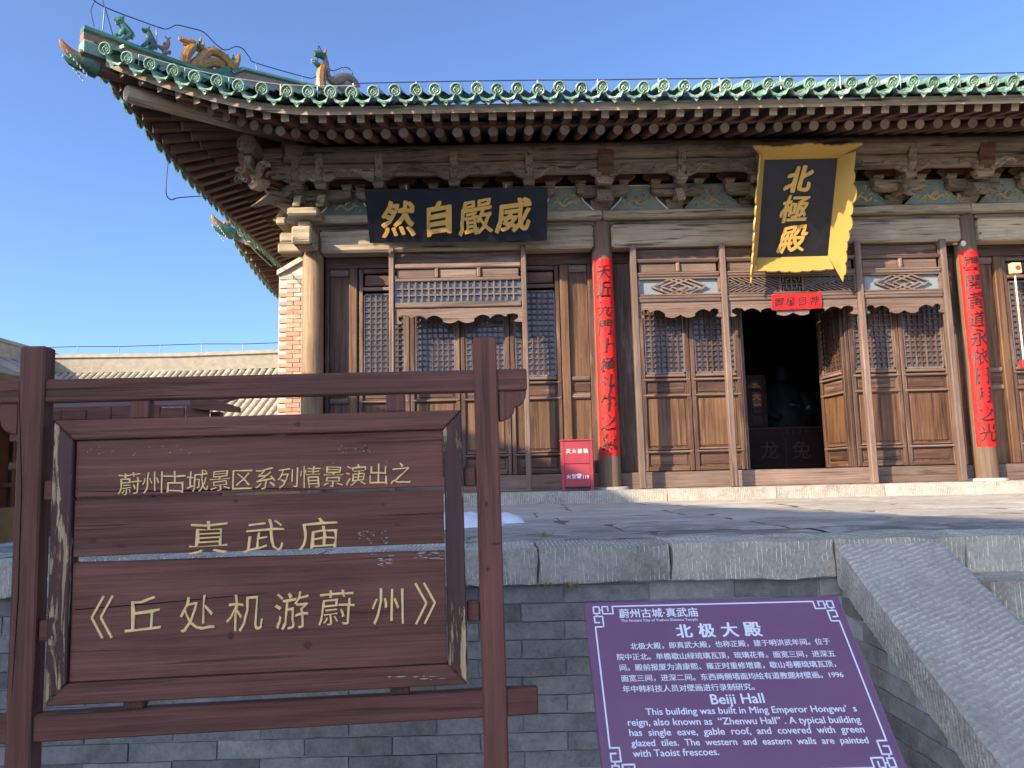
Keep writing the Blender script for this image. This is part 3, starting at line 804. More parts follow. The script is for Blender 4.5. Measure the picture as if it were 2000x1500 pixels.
beast('ridge_fish', [(0,[(312,92),(320,95),(326,90),(328,82),(327,75)],[4,5.5,5.5,4.5,2.5],0),(1,[(327,77),(322,70)],[2.6,.8],0),(1,[(327,77),(334,73)],[2.6,.8],0),
    (1,[(311,91),(308,90)],[3.4,3],0),(0,[(320,87),(322,82)],[2.5,1],0),(1,[(328,104),(332,101),(331,106)],[2.5,3.2,2],0),(0,[(321,98),(322,106)],[5,5.5],0)], [P_BARE, O_BRICK])
# amber dragon
beast('ridge_dragon', [(0,[(362,144),(361,124),(364,108),(371,97),(378,90)],[12,11,10.5,10,9],0),(0,[(380,88),(371,83),(361,80),(354,77)],[8.5,8.5,6,5],0),(0,[(376,94),(367,90),(357,84)],[6,5,3],0),
    (0,[(353,78),(351,72)],[4.5,3.2],0),(1,[(384,88),(391,93),(397,100)],[6,5,3],.02),(0,[(389,84),(392,75)],[4,1.6],.02),(0,[(386,96),(396,90),(399,82)],[6,5,2],-.02),
    (0,[(388,132),(394,115),(404,103),(416,101),(430,107),(444,120),(452,132)],[11,11,10,10,9.5,9.5,10],0),(0,[(384,132),(400,126),(418,122),(436,130)],[9,11,11,9],.0),(0,[(370,138),(384,122),(398,114)],[10,10,9],.0),(1,[(392,104),(388,112),(384,122)],[4,5,4],-.05),(0,[(450,136),(459,127),(464,116),(467,105)],[10,9,7,2.5],0),
    (0,[(380,110),(390,120),(402,128),(418,132)],[5,5,4,4],-.05),(0,[(402,108),(404,122),(408,138)],[4,4,4],-.06),(0,[(436,116),(432,128),(430,142)],[4,4,4],-.05),
    (1,[(403,96),(405,92)],[3,1],0),(1,[(416,94),(418,89)],[3,1],0),(1,[(430,99),(432,95)],[3,1],0),(1,[(443,111),(446,106)],[3,1],0),(1,[(455,116),(456,106)],[3.5,1],0),
    (1,[(392,112),(399,106),(403,112)],[2.5,3,2.5],-.045),(1,[(446,136),(420,146),(396,142),(390,138)],[10,12,11,8],0),(1,[(463,148),(440,152),(410,150)],[8,12,12],0)], [O_GLAZE, G_DARK],
    balls=[(2,(376,77),3.2,-.045)] and [(1,(377,78),3.6,-.04),(0,(382,80),4,-.035)])
# gaping beast head where the upper ridge begins
beast('ridge_beast_head', [(0,[(628,184),(626,162),(627,145),(630,130)],[15,13,11.5,11],0),(1,[(631,110),(622,106),(613,105)],[9,9,6.5],0),(1,[(629,131),(622,128),(613,121)],[8,7,4],0),
    (2,[(612,114),(624,115)],[2,2.4],-.05),(2,[(611,119),(622,121)],[1.6,1.6],-.045),(3,[(633,108),(636,122),(639,134),(641,150)],[6,7,6,5],0),(0,[(632,106),(635,98)],[3.5,2],.03),
    (3,[(640,150),(650,160),(664,158),(676,152),(690,158),(698,172)],[8,9,8,8,9,9],0),(2,[(652,152),(668,146),(684,148),(694,160)],[5,6,6,5],0),
    (3,[(664,176),(676,168),(690,176)],[9,10,9],0)], [O_GLAZE, G_DARK, W_GLAZE, P_BARE])
# glazed dragon head sleeved on the tip of the hip beam
def corner_head(P0, dirn, parent, s=1.):
    U = dirn.normalized(); Sd = U.cross(Vector((0,0,1))).normalized(); V = Sd.cross(U)
    f = lambda a, b, c=0: P0 + U*a*s + V*b*s + Sd*c*s
    mb = MB()
    mb.cur = 1; mb.tube([f(-.20,-.02), f(-.08,-.01), f(.03,0), f(.12,.035)], [.115*s,.118*s,.10*s,.07*s], 10)
    mb.cur = 0; mb.tube([f(.05,.05), f(.15,.085), f(.225,.135), f(.265,.195)], [.066*s,.060*s,.045*s,.018*s], 8)
    mb.cur = 1; mb.tube([f(.02,-.07), f(.12,-.055), f(.20,-.005)], [.055*s,.04*s,.016*s], 8)
    mb.cur = 2
    for k in range(7): mb.tube([f(.20-.042*k,.055-.034*k,-.085), f(.175-.042*k,.02-.036*k,-.08)], [.008*s,.011*s], 6)
    for k in range(7): mb.tube([f(.20-.042*k,.055-.034*k,.085), f(.175-.042*k,.02-.036*k,.08)], [.008*s,.011*s], 6)
    mb.cur = 0; mb.ball(f(.03,.10,-.075), .030*s); mb.ball(f(.03,.10,.075), .030*s)
    mb.tube([f(-.02,.11,-.06), f(-.10,.17,-.08), f(-.17,.17,-.09)], [.03*s,.026*s,.01*s], 6); mb.tube([f(-.02,.11,.06), f(-.10,.17,.08), f(-.17,.17,.09)], [.03*s,.026*s,.01*s], 6)
    return mb.obj('corner_dragon_head', [O_GLAZE, G_DARK, W_GLAZE], parent, smooth=True)
corner_head(pd(158, 122), Vector((-1,-1,.10)), hall, .84)

# main hall behind: its side eave and corner show past the porch
mainh = thing('rear_main_hall', 'rear main hall whose lower green tiled eave corner shows behind the brick gable wall', 'temple', (0, 18, ZT))
E2 = Eaves(-3.08, 16.2, 1.92, 1.92, 2.07, 5.82)
r2 = MB().add([(-3.1,16.2,6.2),(6,16.2,6.2),(6,20,8),(-1.5,20,8)], [(0,1,2,3)]).obj('roof', G_DARK, mainh)
E2.tiles(1, [.28+.232*i for i in range(40)], r2); E2.tiles(0, [.25+.232*i for i in range(10)], r2)
E2.bed(1, .05, 9.5, 3, r2, 'tile_slope')
b2 = E2.boards(1, 0, 9.5, 'eave_boarding', mainh); E2.rafters(1, .3, 9.4, b2)
b3 = E2.boards(0, 0, 2.6, 'eave_boarding', mainh); E2.rafters(0, .3, 2.5, b3)
corner_head(Vector((-5.2, 14.08, 6.36)), Vector((-1,-1,.22)), mainh)
MB().box(-3.2, 9, 15.9, 26, ZT, 6.1).obj('wall', B_PALE, mainh)
# ------------------------------------------------------------------ hall: columns, beams, brackets, doors
CXS = [-2.49, 1.365, 6.27, 10.125]; CYc = 10.0; CMID = (1.365+6.27)/2
S2 = lambda a, b: (min(a,b), max(a,b))
def cyl(mb, x, y, z0, z1, r0, r1, n=24):
    mb.tube([(x,y,z0),(x,y,z0+.01),(x,y,(z0+z1)/2),(x,y,z1-.03),(x,y,z1)], [r0,r0,(r0+r1)/2+.002,r1,r1-.02], n)
    return mb
for i, x in enumerate(CXS):
    cyl(MB(), x, CYc, 1.445, 4.985, .143, .136).obj('column', W['tan'] if i == 0 else W['col'], hall, smooth=True)
    rough = MB().tube([(x,CYc,1.40),(x,CYc,1.425),(x,CYc,1.44),(x,CYc,1.447)], [.245,.245,.235,.20], 26)
    rough.obj('column_base', S_BASE, hall, smooth=True)
# lintels, plates and boards over them, bay by bay
for i in range(3):
    a, b = CXS[i], CXS[i+1]
    MB().cbox(a+.12, b-.12, 9.84, 10.10, 4.585, 4.90, .03).obj('lintel', W['beam_x'], hall)
    MB().cbox(a+.10, b-.10, 9.88, 10.06, 4.905, 4.958, .01).obj('lintel_pad', W['dark_x'], hall)
    x0 = a if i else a-.30
    MB().cbox(x0+.004, b-.004+(.05 if i == 2 else 0), 9.77, 10.17, 4.965, 5.072, .014).obj('plate_beam', W['beam_x'], hall)
    mb = MB(); n = 14; L = b-a
    mb.tube([(a+.003+(L-.006)*k/6 - (.0 if i or k else .55), 9.42, 5.722+.004*math.sin(k*1.7)) for k in range(7)], .122, n)
    mb.obj('eave_purlin', W['dark_x'], hall, smooth=True)
    MB().cbox(a+.003-(.0 if i else .4), b-.003, 9.375, 9.465, 5.43, 5.60, .012).obj('purlin_beam', W['dark_x'], hall)
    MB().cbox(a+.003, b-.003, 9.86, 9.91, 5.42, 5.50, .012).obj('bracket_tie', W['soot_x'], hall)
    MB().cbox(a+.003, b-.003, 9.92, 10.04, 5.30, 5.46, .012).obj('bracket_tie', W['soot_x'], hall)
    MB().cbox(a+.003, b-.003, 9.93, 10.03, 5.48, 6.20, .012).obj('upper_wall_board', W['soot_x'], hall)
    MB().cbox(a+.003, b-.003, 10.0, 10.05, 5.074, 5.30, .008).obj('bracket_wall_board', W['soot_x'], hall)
# side of the porch: lintel, plate and purlin running back from the corner column
MB().cbox(-2.62, -2.38, 10.13, 15.5, 4.585, 4.90, .03).obj('lintel', W['beam_y'], hall)
MB().cbox(-2.69, -2.29, 10.18, 15.5, 4.965, 5.072, .014).obj('plate_beam', W['beam_y'], hall)
MB().tube([(-3.07,9.0,5.722),(-3.07,12,5.722),(-3.07,15.5,5.722)], .122, 14).obj('eave_purlin', W['dark_y'], hall, smooth=True)
MB().cbox(-3.115, -3.025, 9.05, 15.5, 5.43, 5.60, .012).obj('purlin_beam', W['dark_y'], hall)
MB().cbox(-2.54, -2.44, 10.06, 15.5, 5.08, 6.2, .01).obj('upper_wall_board', W['dark_y'], hall)
# crossing timber ends proud of the corner column
for nm, bx in (('lintel_end', (-2.93,-2.60,9.86,10.09,4.60,4.745)), ('lintel_end', (-2.91,-2.60,9.87,10.08,4.752,4.885)), ('plate_end', (-2.94,-2.80,9.80,10.14,4.968,5.068)),
               ('lintel_end', (-2.64,-2.39,9.46,9.85,4.60,4.83)), ('lintel_end', (-2.60,-2.44,9.60,9.76,4.84,4.95)), ('plate_end', (-2.70,-2.30,9.44,9.765,4.966,5.07))):
    MB().cbox(*bx, .022).obj(nm, W['beam_x'], hall)

# --- bracket sets
def boat(w, h, t, cut=.16):                # arm with the rounded under-ends, about x = 0, z from 0
    pts = [(-w/2, h)]
    for k in range(7):
        a = math.pi/2*k/6; pts.append((-w/2 + cut*(1-math.cos(a)), h*.45*(1-math.sin(a))))
    pts += [(-x, z) for x, z in reversed(pts)]
    return pts
def block(mb, x, y, z, w, h, d=None):       # bearing block: square above, drawn in below
    d = d or w; a = h*.55
    for (w0, d0, z0, w1, d1, z1) in ((w*.72, d*.72, z, w, d, z+a), (w, d, z+a, w, d, z+h)):
        mb.add([(x-w0/2,y-d0/2,z0),(x+w0/2,y-d0/2,z0),(x+w0/2,y+d0/2,z0),(x-w0/2,y+d0/2,z0),(x-w1/2,y-d1/2,z1),(x+w1/2,y-d1/2,z1),(x+w1/2,y+d1/2,z1),(x-w1/2,y+d1/2,z1)],
               [(0,3,2,1),(4,5,6,7),(0,1,5,4),(1,2,6,5),(2,3,7,6),(3,0,4,7)])
    return mb
def bracket_parts(col=False):
    P = []; hw = .10 if col else .048
    P.append(('cap_block', block(MB(), 0, 0, 0, .30 if col else .25, .165), 'bracket_x'))
    P.append(('cross_arm', MB().prism(boat(.60, .115, .1), 'y', -.055, .045).map(lambda p: p+Vector((0,0,.105))), 'bracket_x'))
    P.append(('cross_arm', MB().prism(boat(.68, .14, .1), 'y', -.305, -.195).map(lambda p: p+Vector((0,0,.16))), 'bracket_x'))
    for x in (-.285, .285): P.append(('bearing_block', block(MB(), x, -.25, .298, .14, .068), 'bracket_x'))
    hexa = [(-.45,.065),(-.38,0),(-.2,.0),(.2,0),(.38,0),(.45,.065),(.38,.13),(-.38,.13)]
    P.append(('upper_arm', MB().prism(hexa, 'y', -.275, -.205).map(lambda p: p+Vector((0,0,.362))), 'redwood_x'))
    # nose: forward arm with its beak turned down
    nose = [(.10,.06),(.10,.20),(-.30,.20),(-.42,.145),(-.50,.02),(-.545,-.035),(-.50,-.045),(-.43,.01),(-.33,.07),(-.20,.07)]
    P.append(('nose', MB().prism([(y,z+.045) for y,z in nose], 'x', -hw, hw), 'bracket_y'))
    P.append(('nose_block', block(MB(), 0, -.50, .225, .155 if not col else .24, .10, .13), 'bracket_x'))
    head = [(.10,.30),(.10,.55),(-.50,.60),(-.60,.70),(-.67,.66),(-.665,.56),(-.62,.47),(-.64,.40),(-.57,.325),(-.3,.30)]
    P.append(('beam_head', MB().prism(head, 'x', -hw*1.02, hw*1.02), 'redwood_y' if col else 'bracket_y'))
    # carved scroll wings under the purlin
    for sg in (-1, 1):
        mb = MB(); sc = [(.05,.30),(.10,.305),(.18,.345),(.25,.41),(.33,.41),(.37,.38),(.39,.41),(.35,.465),(.25,.475),(.16,.445),(.05,.47)]
        pts = [(sg*x, z-.005) for x, z in sc]
        mb.prism(pts, 'y', -.60, -.54)
        mb.tube([(sg*x, -.603, z) for x, z in ((.07,.33),(.12,.335),(.19,.375),(.26,.437),(.33,.435),(.365,.405))], .016, 6)
        mb.tube([(sg*x, -.603, z) for x, z in ((.09,.42),(.13,.43),(.14,.405),(.11,.40))], .010, 6)
        P.append(('scroll_wing', mb, 'bracket_x'))
    return P
def finish(P): return [(n, mb.mesh(n, W[k], False, .006), k) for n, mb, k in P]
SET_A, SET_B = finish(bracket_parts()), finish(bracket_parts(True))
def place_set(mat, P):
    root = link('bracket_set', P[0][1], hall, mat)
    for n, me, _ in P[1:]:
        j = Matrix.Rotation(random.uniform(-.018,.018), 4, 'Z')
        link(n, me, root, mat @ j)
bx = []
for i, n in ((0,3),(1,4),(2,3)):
    a, b = CXS[i], CXS[i+1]
    for k in range(1, n+1): bx.append(a+(b-a)*k/(n+1))
for x in bx: place_set(Matrix.Translation((x, 9.97, 5.075)) @ Matrix.Rotation(random.uniform(-.02,.02), 4, 'Z'), SET_A)
for x in CXS[1:]: place_set(Matrix.Translation((x, 9.97, 5.075)), SET_B)
cpos = Vector((-2.49, 9.97, 5.075))
place_set(Matrix.Translation(cpos+Vector((-.09,0,0))), SET_A); place_set(Matrix.Translation(cpos+Vector((.22,.0,.0))), SET_A)
place_set(Matrix.Translation(cpos+Vector((0,.06,0))) @ Matrix.Rotation(-math.pi/2, 4, 'Z'), SET_A)
place_set(Matrix.Translation(cpos+Vector((-.05,.0,.02))) @ Matrix.Rotation(-math.pi/4, 4, 'Z') @ Matrix.Diagonal((1,1.45,1,1)), SET_B)
for k in range(4): place_set(Matrix.Translation((-2.49, 11.0+k*1.0, 5.075)) @ Matrix.Rotation(-math.pi/2, 4, 'Z'), SET_A)
# long carved wing sweeping out to the left under the hip beam
mb = MB().prism([(0,.0),(-.12,-.02),(-.30,.03),(-.46,.16),(-.62,.34),(-.80,.46),(-.98,.52),(-.90,.58),(-.70,.57),(-.52,.62),(-.30,.60),(0,.50)], 'y', -.05, .05)
mb.obj('corner_wing', W['beam_x'], hall, bevel=.012, mat=Matrix.Translation((-2.50, 9.90, 5.06)) @ Matrix.Rotation(R_(28), 4, 'Z'))
MB().tube([(0,0,0),(.02,0,0),(.42,0,0)], [.125,.14,.14], 14).obj('purlin_end', W['dark_x'], hall, smooth=True, mat=along((-2.72,9.30,5.74), (-2.2,9.62,5.76)))

# --- carved painted panels between the bracket sets
PGREEN = plain('faded green paint', (.13,.195,.15), .85, .2, .9, (.25,.215,.16), 14, 1., vary=.25)
PTAN = plain('carved tan relief', (.40,.29,.16), .85, .2, .6, (.15,.14,.09), 20, .6, vary=.15)
alls = sorted(bx + CXS); seed = 3
for i in range(len(alls)-1):
    xm = (alls[i]+alls[i+1])/2; w2 = (alls[i+1]-alls[i])/2 - .10
    out = [(-w2,0),(-w2+.05,.05),(-w2+.13,.13),(-w2+.18,.23),(-w2+.25,.335)]
    out = out + [(-x,z) for x,z in reversed(out)]
    ins = [(x*.93, .006+z*.955) for x, z in out]
    root = MB().prism(ins, 'y', 9.805, 9.85).map(lambda p: p+Vector((xm,0,5.076))).obj('carved_panel', PGREEN, hall)
    mb = MB(); n = len(out)
    vs = [(xm+x, yy, 5.075+z) for yy in (9.79, 9.85) for pl in (out, ins) for x, z in pl]
    fs = []
    for k in range(n-1): fs += [(k,k+1,n+k+1,n+k), (2*n+k,2*n+k+1,3*n+k+1,3*n+k), (k,k+1,2*n+k+1,2*n+k), (n+k,n+k+1,3*n+k+1,3*n+k)]
    mb.add(vs, fs).obj('plaster_edge', WHITEWASH if i in (0, 3, 4) else (PGREEN if i % 2 else PTAN), root)
    rn = random.Random(seed+i); mb = MB()
    for k in range(26):                                   # scrolls and clouds
        zc = rn.uniform(.04,.26); xc = rn.uniform(-1,1)*(w2-.08-.62*zc)*.9; r = rn.uniform(.014,.03); a0 = rn.uniform(0,6.28); sg = rn.choice((-1,1))
        pts = []
        for q_ in range(9):
            f = q_/8; aa = a0 + sg*f*5.2; rr = r*(1-.75*f); pts.append((xm+xc+rr*math.cos(aa), 9.804, 5.078+zc+rr*math.sin(aa)))
        mb.cur = 0 if rn.random() < .55 else 1; mb.tube(pts, .009, 5)
    mb.cur = 0; ph = rn.uniform(0,6)
    mb.tube([(xm-.16+.04*k, 9.798, 5.17+.035*math.sin(ph+k*1.25)) for k in range(9)], [.012+.010*math.sin(math.pi*k/8) for k in range(9)], 7)
    mb.tube([(xm-.03, 9.796, 5.18),(xm+.0, 9.79, 5.23),(xm+.05, 9.796, 5.25)], [.016,.02,.01], 7)
    mb.obj('carved_relief', [PTAN, PGREEN], root, smooth=True)

# --- joinery: the doors stand some 0.2 m behind the column axis
KD, YD = 1.017, .17
def deep(mb, kx=KD): return mb.map(lambda p: Vector((p.x*kx, p.y+YD, 1.6+(p.z-1.6)*KD)))
def leaf_mat(x, y=10.02, ang=0., kx=KD): return Matrix.Translation((x*kx, y+YD, 1.6*(1-KD))) @ Matrix.Rotation(ang, 4, 'Z') @ Matrix.Scale(KD, 4)
def panel_rail(mb, x0, x1, y0, y1, z0, z1, c=.006): x0, x1 = S2(x0,x1); mb.cbox(x0,x1,y0,y1,z0,z1,c); return mb
def part(name, k, parent, *bx, c=.006):
    mb = MB(); panel_rail(mb, *bx, c=c); return mb.obj(name, W[k], parent)
def lattice(x0, x1, z0, z1, y0, y1, nx, nz_, t=.0095):
    mb = MB()
    for i in range(1, nx): x = x0+(x1-x0)*i/nx; mb.box(x-t, x+t, y0, y1, z0, z1)
    for j in range(1, nz_):
        z = z0+(z1-z0)*j/nz_; mb.box(x0, x1, y0+.004, y1-.004, z-t, z+t)
    return mb
def leaf(x0, x1, mat=None, z0=1.63, ztop=4.40, zl0=2.905, zl1=None, top_panel=False, wd='door'):
    """one door leaf; built at x0..x1 in the door plane, or moved by mat"""
    w = x1-x0; zl1 = zl1 or (4.06 if top_panel else 3.80); s = .056; M0 = mat or leaf_mat(x0)
    root = MB().cbox(0, w, .012, .035, z0+.01, 2.84, .002).obj('door_leaf', W['panel_z'], hall, mat=M0)
    def P(name, k, *bx, c=.006): return MB().cbox(*bx, c).obj(name, W[k], root, mat=M0)
    for a in (.003, w-s-.003): P('stile', wd+'_z', a, a+s, -.022, .045, z0, ztop)
    for a, b, k in ((z0, z0+.06, wd), (1.853, 1.895, wd), (1.905, 1.925, 'pale'), (2.595, 2.64, wd), (2.80, 2.845, wd), (2.86, 2.90, 'pale'), (ztop-.06, ztop, wd)) + (((4.10, 4.15, 'pale'),) if top_panel else ()):
        P('rail', k+'_x', s+.004, w-s-.004, -.018, .04, a, b, c=.010)
    for z in (1.88, 2.615, 2.822): MB().tube([(s*.4,-.022,z),(w-s*.4,-.022,z)], .013, 6).obj('rail_bead', W['pale_x'], root, mat=M0, smooth=True)
    P('panel', 'panel_z', s+.03, w-s-.03, .000, .02, 1.95, 2.575, c=.012)
    P('panel', wd+'_x', s+.03, w-s-.03, .002, .02, z0+.08, 1.84, c=.010)
    P('panel', wd+'_x', s+.03, w-s-.03, .002, .02, 2.655, 2.79, c=.010)
    if top_panel: P('panel', wd+'_x', s+.02, w-s-.02, .004, .02, 4.17, ztop-.08, c=.010)
    a, b = s+.006, w-s-.006
    fr = MB()
    for (u0,u1,v0,v1) in ((a,a+.02,zl0,zl1),(b-.02,b,zl0,zl1),(a,b,zl0-.0,zl0+.02),(a,b,zl1-.02,zl1)): fr.box(u0,u1,-.006,.02,v0,v1)
    lt = lattice(a+.02, b-.02, zl0+.02, zl1-.02, -.004, .018, 7, max(3, round((zl1-zl0)/.0765)))
    lt.v += []
    lt.obj('lattice', W[wd+'_z'], root, mat=M0); fr.obj('lattice_frame', W['pale_z'], root, mat=M0)
    MB().box(a-.004, b+.004, .028, .034, zl0-.01, zl1+.01).obj('pane', GLASS, root, mat=M0)
    return root
def valance(x0, x1, z0, z1, y0, y1, parent, k='pale_x', lobes=2):
    """scalloped hanging board: hooks at the ends, cusped lobes between"""
    w = x1-x0; h = z1-z0; pts = [(x0, z1), (x0, z0)]; e = min(.20, w*.13)
    hook = [(0,.0),(.40,.02),(.55,.10),(.42,.16),(.25,.28),(.25,.48),(.55,.60),(.9,.55)]
    L = [(x0+e*u, z0+h*v) for u, v in hook]
    n = lobes; xs = x0+e*1.1; xe = (x0+x1)/2; seg = (xe-xs)/n
    for i in range(n):
        for k_ in range(6):
            f = k_/5; dep = .50-.28*(i/max(1,n-1)) if i < n-1 else .12
            base = .38 if i < n-1 else .16
            z = base + .22*math.sin(math.pi*f)*(1 if i < n-1 else -.7) - (.10*f if i < n-1 else -.10*(f-.5))
            L.append((xs+seg*(i+f), z0+h*z))
    L.append((xe, z0+h*.16))
    Rr = [(x0+x1-x, z) for x, z in reversed(L)]
    poly = [(x0, z1)] + L + Rr[1:] + [(x1, z1)]
    mb = MB().prism(poly, 'y', y0, y1); return mb.obj('valance_board', W[k], parent)

def bay(side):
    mx = (lambda x: x) if side < 0 else (lambda x: 2*CMID - x)
    kx = KD if side < 0 else 1.
    def pt(name, k, x0, x1, y0, y1, z0, z1, c=.006, parent=hall):
        a, b = S2(mx(x0), mx(x1)); return deep(MB().cbox(a, b, y0, y1, z0, z1, c), kx).obj(name, W[k], parent)
    pt('head_board', 'door_x', -2.36, 1.235, 9.985, 10.08, 4.405, 4.584)
    pt('sill', 'pale_x', -2.36, 1.235, 9.93, 10.09, 1.41, 1.625, .012)
    for (a, b) in ((-2.36, -1.895), (1.245, .785)):           # boarded strips beside the columns
        s = 1 if b > a else -1
        pt('jamb_post', 'door_z', a, a+s*.085, 9.98, 10.09, 1.626, 4.404)
        pt('jamb_post', 'panel_z', b-s*.115, b-s*.002, 9.97, 10.09, 1.626, 4.404, .012)
        pt('jamb_board', 'panel_z', a+s*.086, b-s*.116, 10.035, 10.075, 1.626, 4.404)
        for z0, z1 in ((2.60,2.665),(2.835,2.895),(4.30,4.40)): pt('jamb_rail', 'pale_x', a+s*.088, b-s*.118, 9.992, 10.034, z0, z1, .016)
        deep(MB().box(*S2(mx(a+s*.10), mx(b-s*.13)), 10.022, 10.034, 2.70, 2.80), kx).obj('jamb_panel', W['door_x'], hall)
    for x0, x1, tp in ((-1.888,-1.215,True),(-1.210,-.553,False),(-.548,.102,False),(.107,.780,True)):
        a, b = S2(mx(x0), mx(x1)); leaf(a, b, mat=leaf_mat(a, kx=kx), top_panel=True)
bay(-1); bay(1)
# curtain frame standing before the left bay's doors
zl = lambda py: at(900, py, Y=9.85).z
fr = MB().cbox(-1.460, -1.392, 9.815, 9.905, 1.412, 4.63, .010).obj('curtain_frame', W['pale_z'], hall)
def fp(name, k, *bx, c=.006): return MB().cbox(*bx, c).obj(name, W[k], fr)
FX0, FX1 = -1.390, .272
fp('post', 'pale_z', FX1+.002, FX1+.072, 9.815, 9.905, 1.412, 4.63, c=.010)
for a, b in ((523,514),(549,542),(600,589)): fp('rail', 'pale_x', FX0, FX1, 9.835, 9.90, zl(a), zl(b), c=.012)
fp('board', 'door_x', FX0, FX1, 9.90, 9.93, zl(514)+.002, zl(492))
for i in range(3):
    x0 = FX0 + (FX1-FX0)*i/3; x1 = FX0 + (FX1-FX0)*(i+1)/3
    fp('panel', 'pale_x', x0+.03, x1-.03, 9.872, 9.89, zl(541), zl(524), c=.006)
    if i: fp('muntin', 'pale_z', x0-.026, x0+.026, 9.838, 9.895, zl(542)+.001, zl(523)-.001, c=.012)
lattice(FX0+.02, FX1-.02, zl(588), zl(550), 9.845, 9.868, 19, 3).obj('lattice', W['pale_z'], fr)
MB().box(FX0, FX1, 9.885, 9.892, zl(588), zl(550)).obj('pane', GLASS, fr)
valance(FX0, FX1, zl(631), zl(602), 9.85, 9.875, fr, lobes=3)

# --- middle bay
zc_ = lambda py: at(1500, py, Y=9.85).z + .0
zc_ = lambda py: at(1300, py, Y=9.85).z
PX = [1.755, 2.930, 4.725, 5.863]; pw = .042
deep(MB().cbox(1.46, 6.13, 9.985, 10.08, 4.405, 4.584, .006)).obj('head_board', W['door_x'], hall)
for a, b in ((1.46, 2.920), (2.932, 4.712), (4.724, 6.13)):
    deep(MB().cbox(a, b, 9.90, 10.09, 1.41, 1.622, .014)).obj('sill', W['pale_x'], hall)
for a, b in ((1.46, 1.815), (5.930, 6.13)):
    deep(MB().cbox(a, b, 10.0, 10.07, 1.624, 4.404, .008)).obj('jamb_board', W['door_z'], hall)
cf = MB().cbox(PX[0]-pw, PX[0]+pw, 9.80, 9.90, 1.412, 4.60, .012).obj('curtain_frame', W['pale_z'], hall)
def cp(name, k, *bx, c=.006): return MB().cbox(*bx, c).obj(name, W[k], cf)
for x in PX[1:]: cp('post', 'pale_z', x-pw, x+pw, 9.80, 9.90, 1.412, 4.60, c=.012)
def bar(mb, p, q, w_, y0, y1):
    d = Vector((q[0]-p[0], q[1]-p[1])); n = Vector((-d.y, d.x)).normalized()*w_/2
    mb.prism([(p[0]+n.x,p[1]+n.y),(q[0]+n.x,q[1]+n.y),(q[0]-n.x,q[1]-n.y),(p[0]-n.x,p[1]-n.y)], 'y', y0, y1)
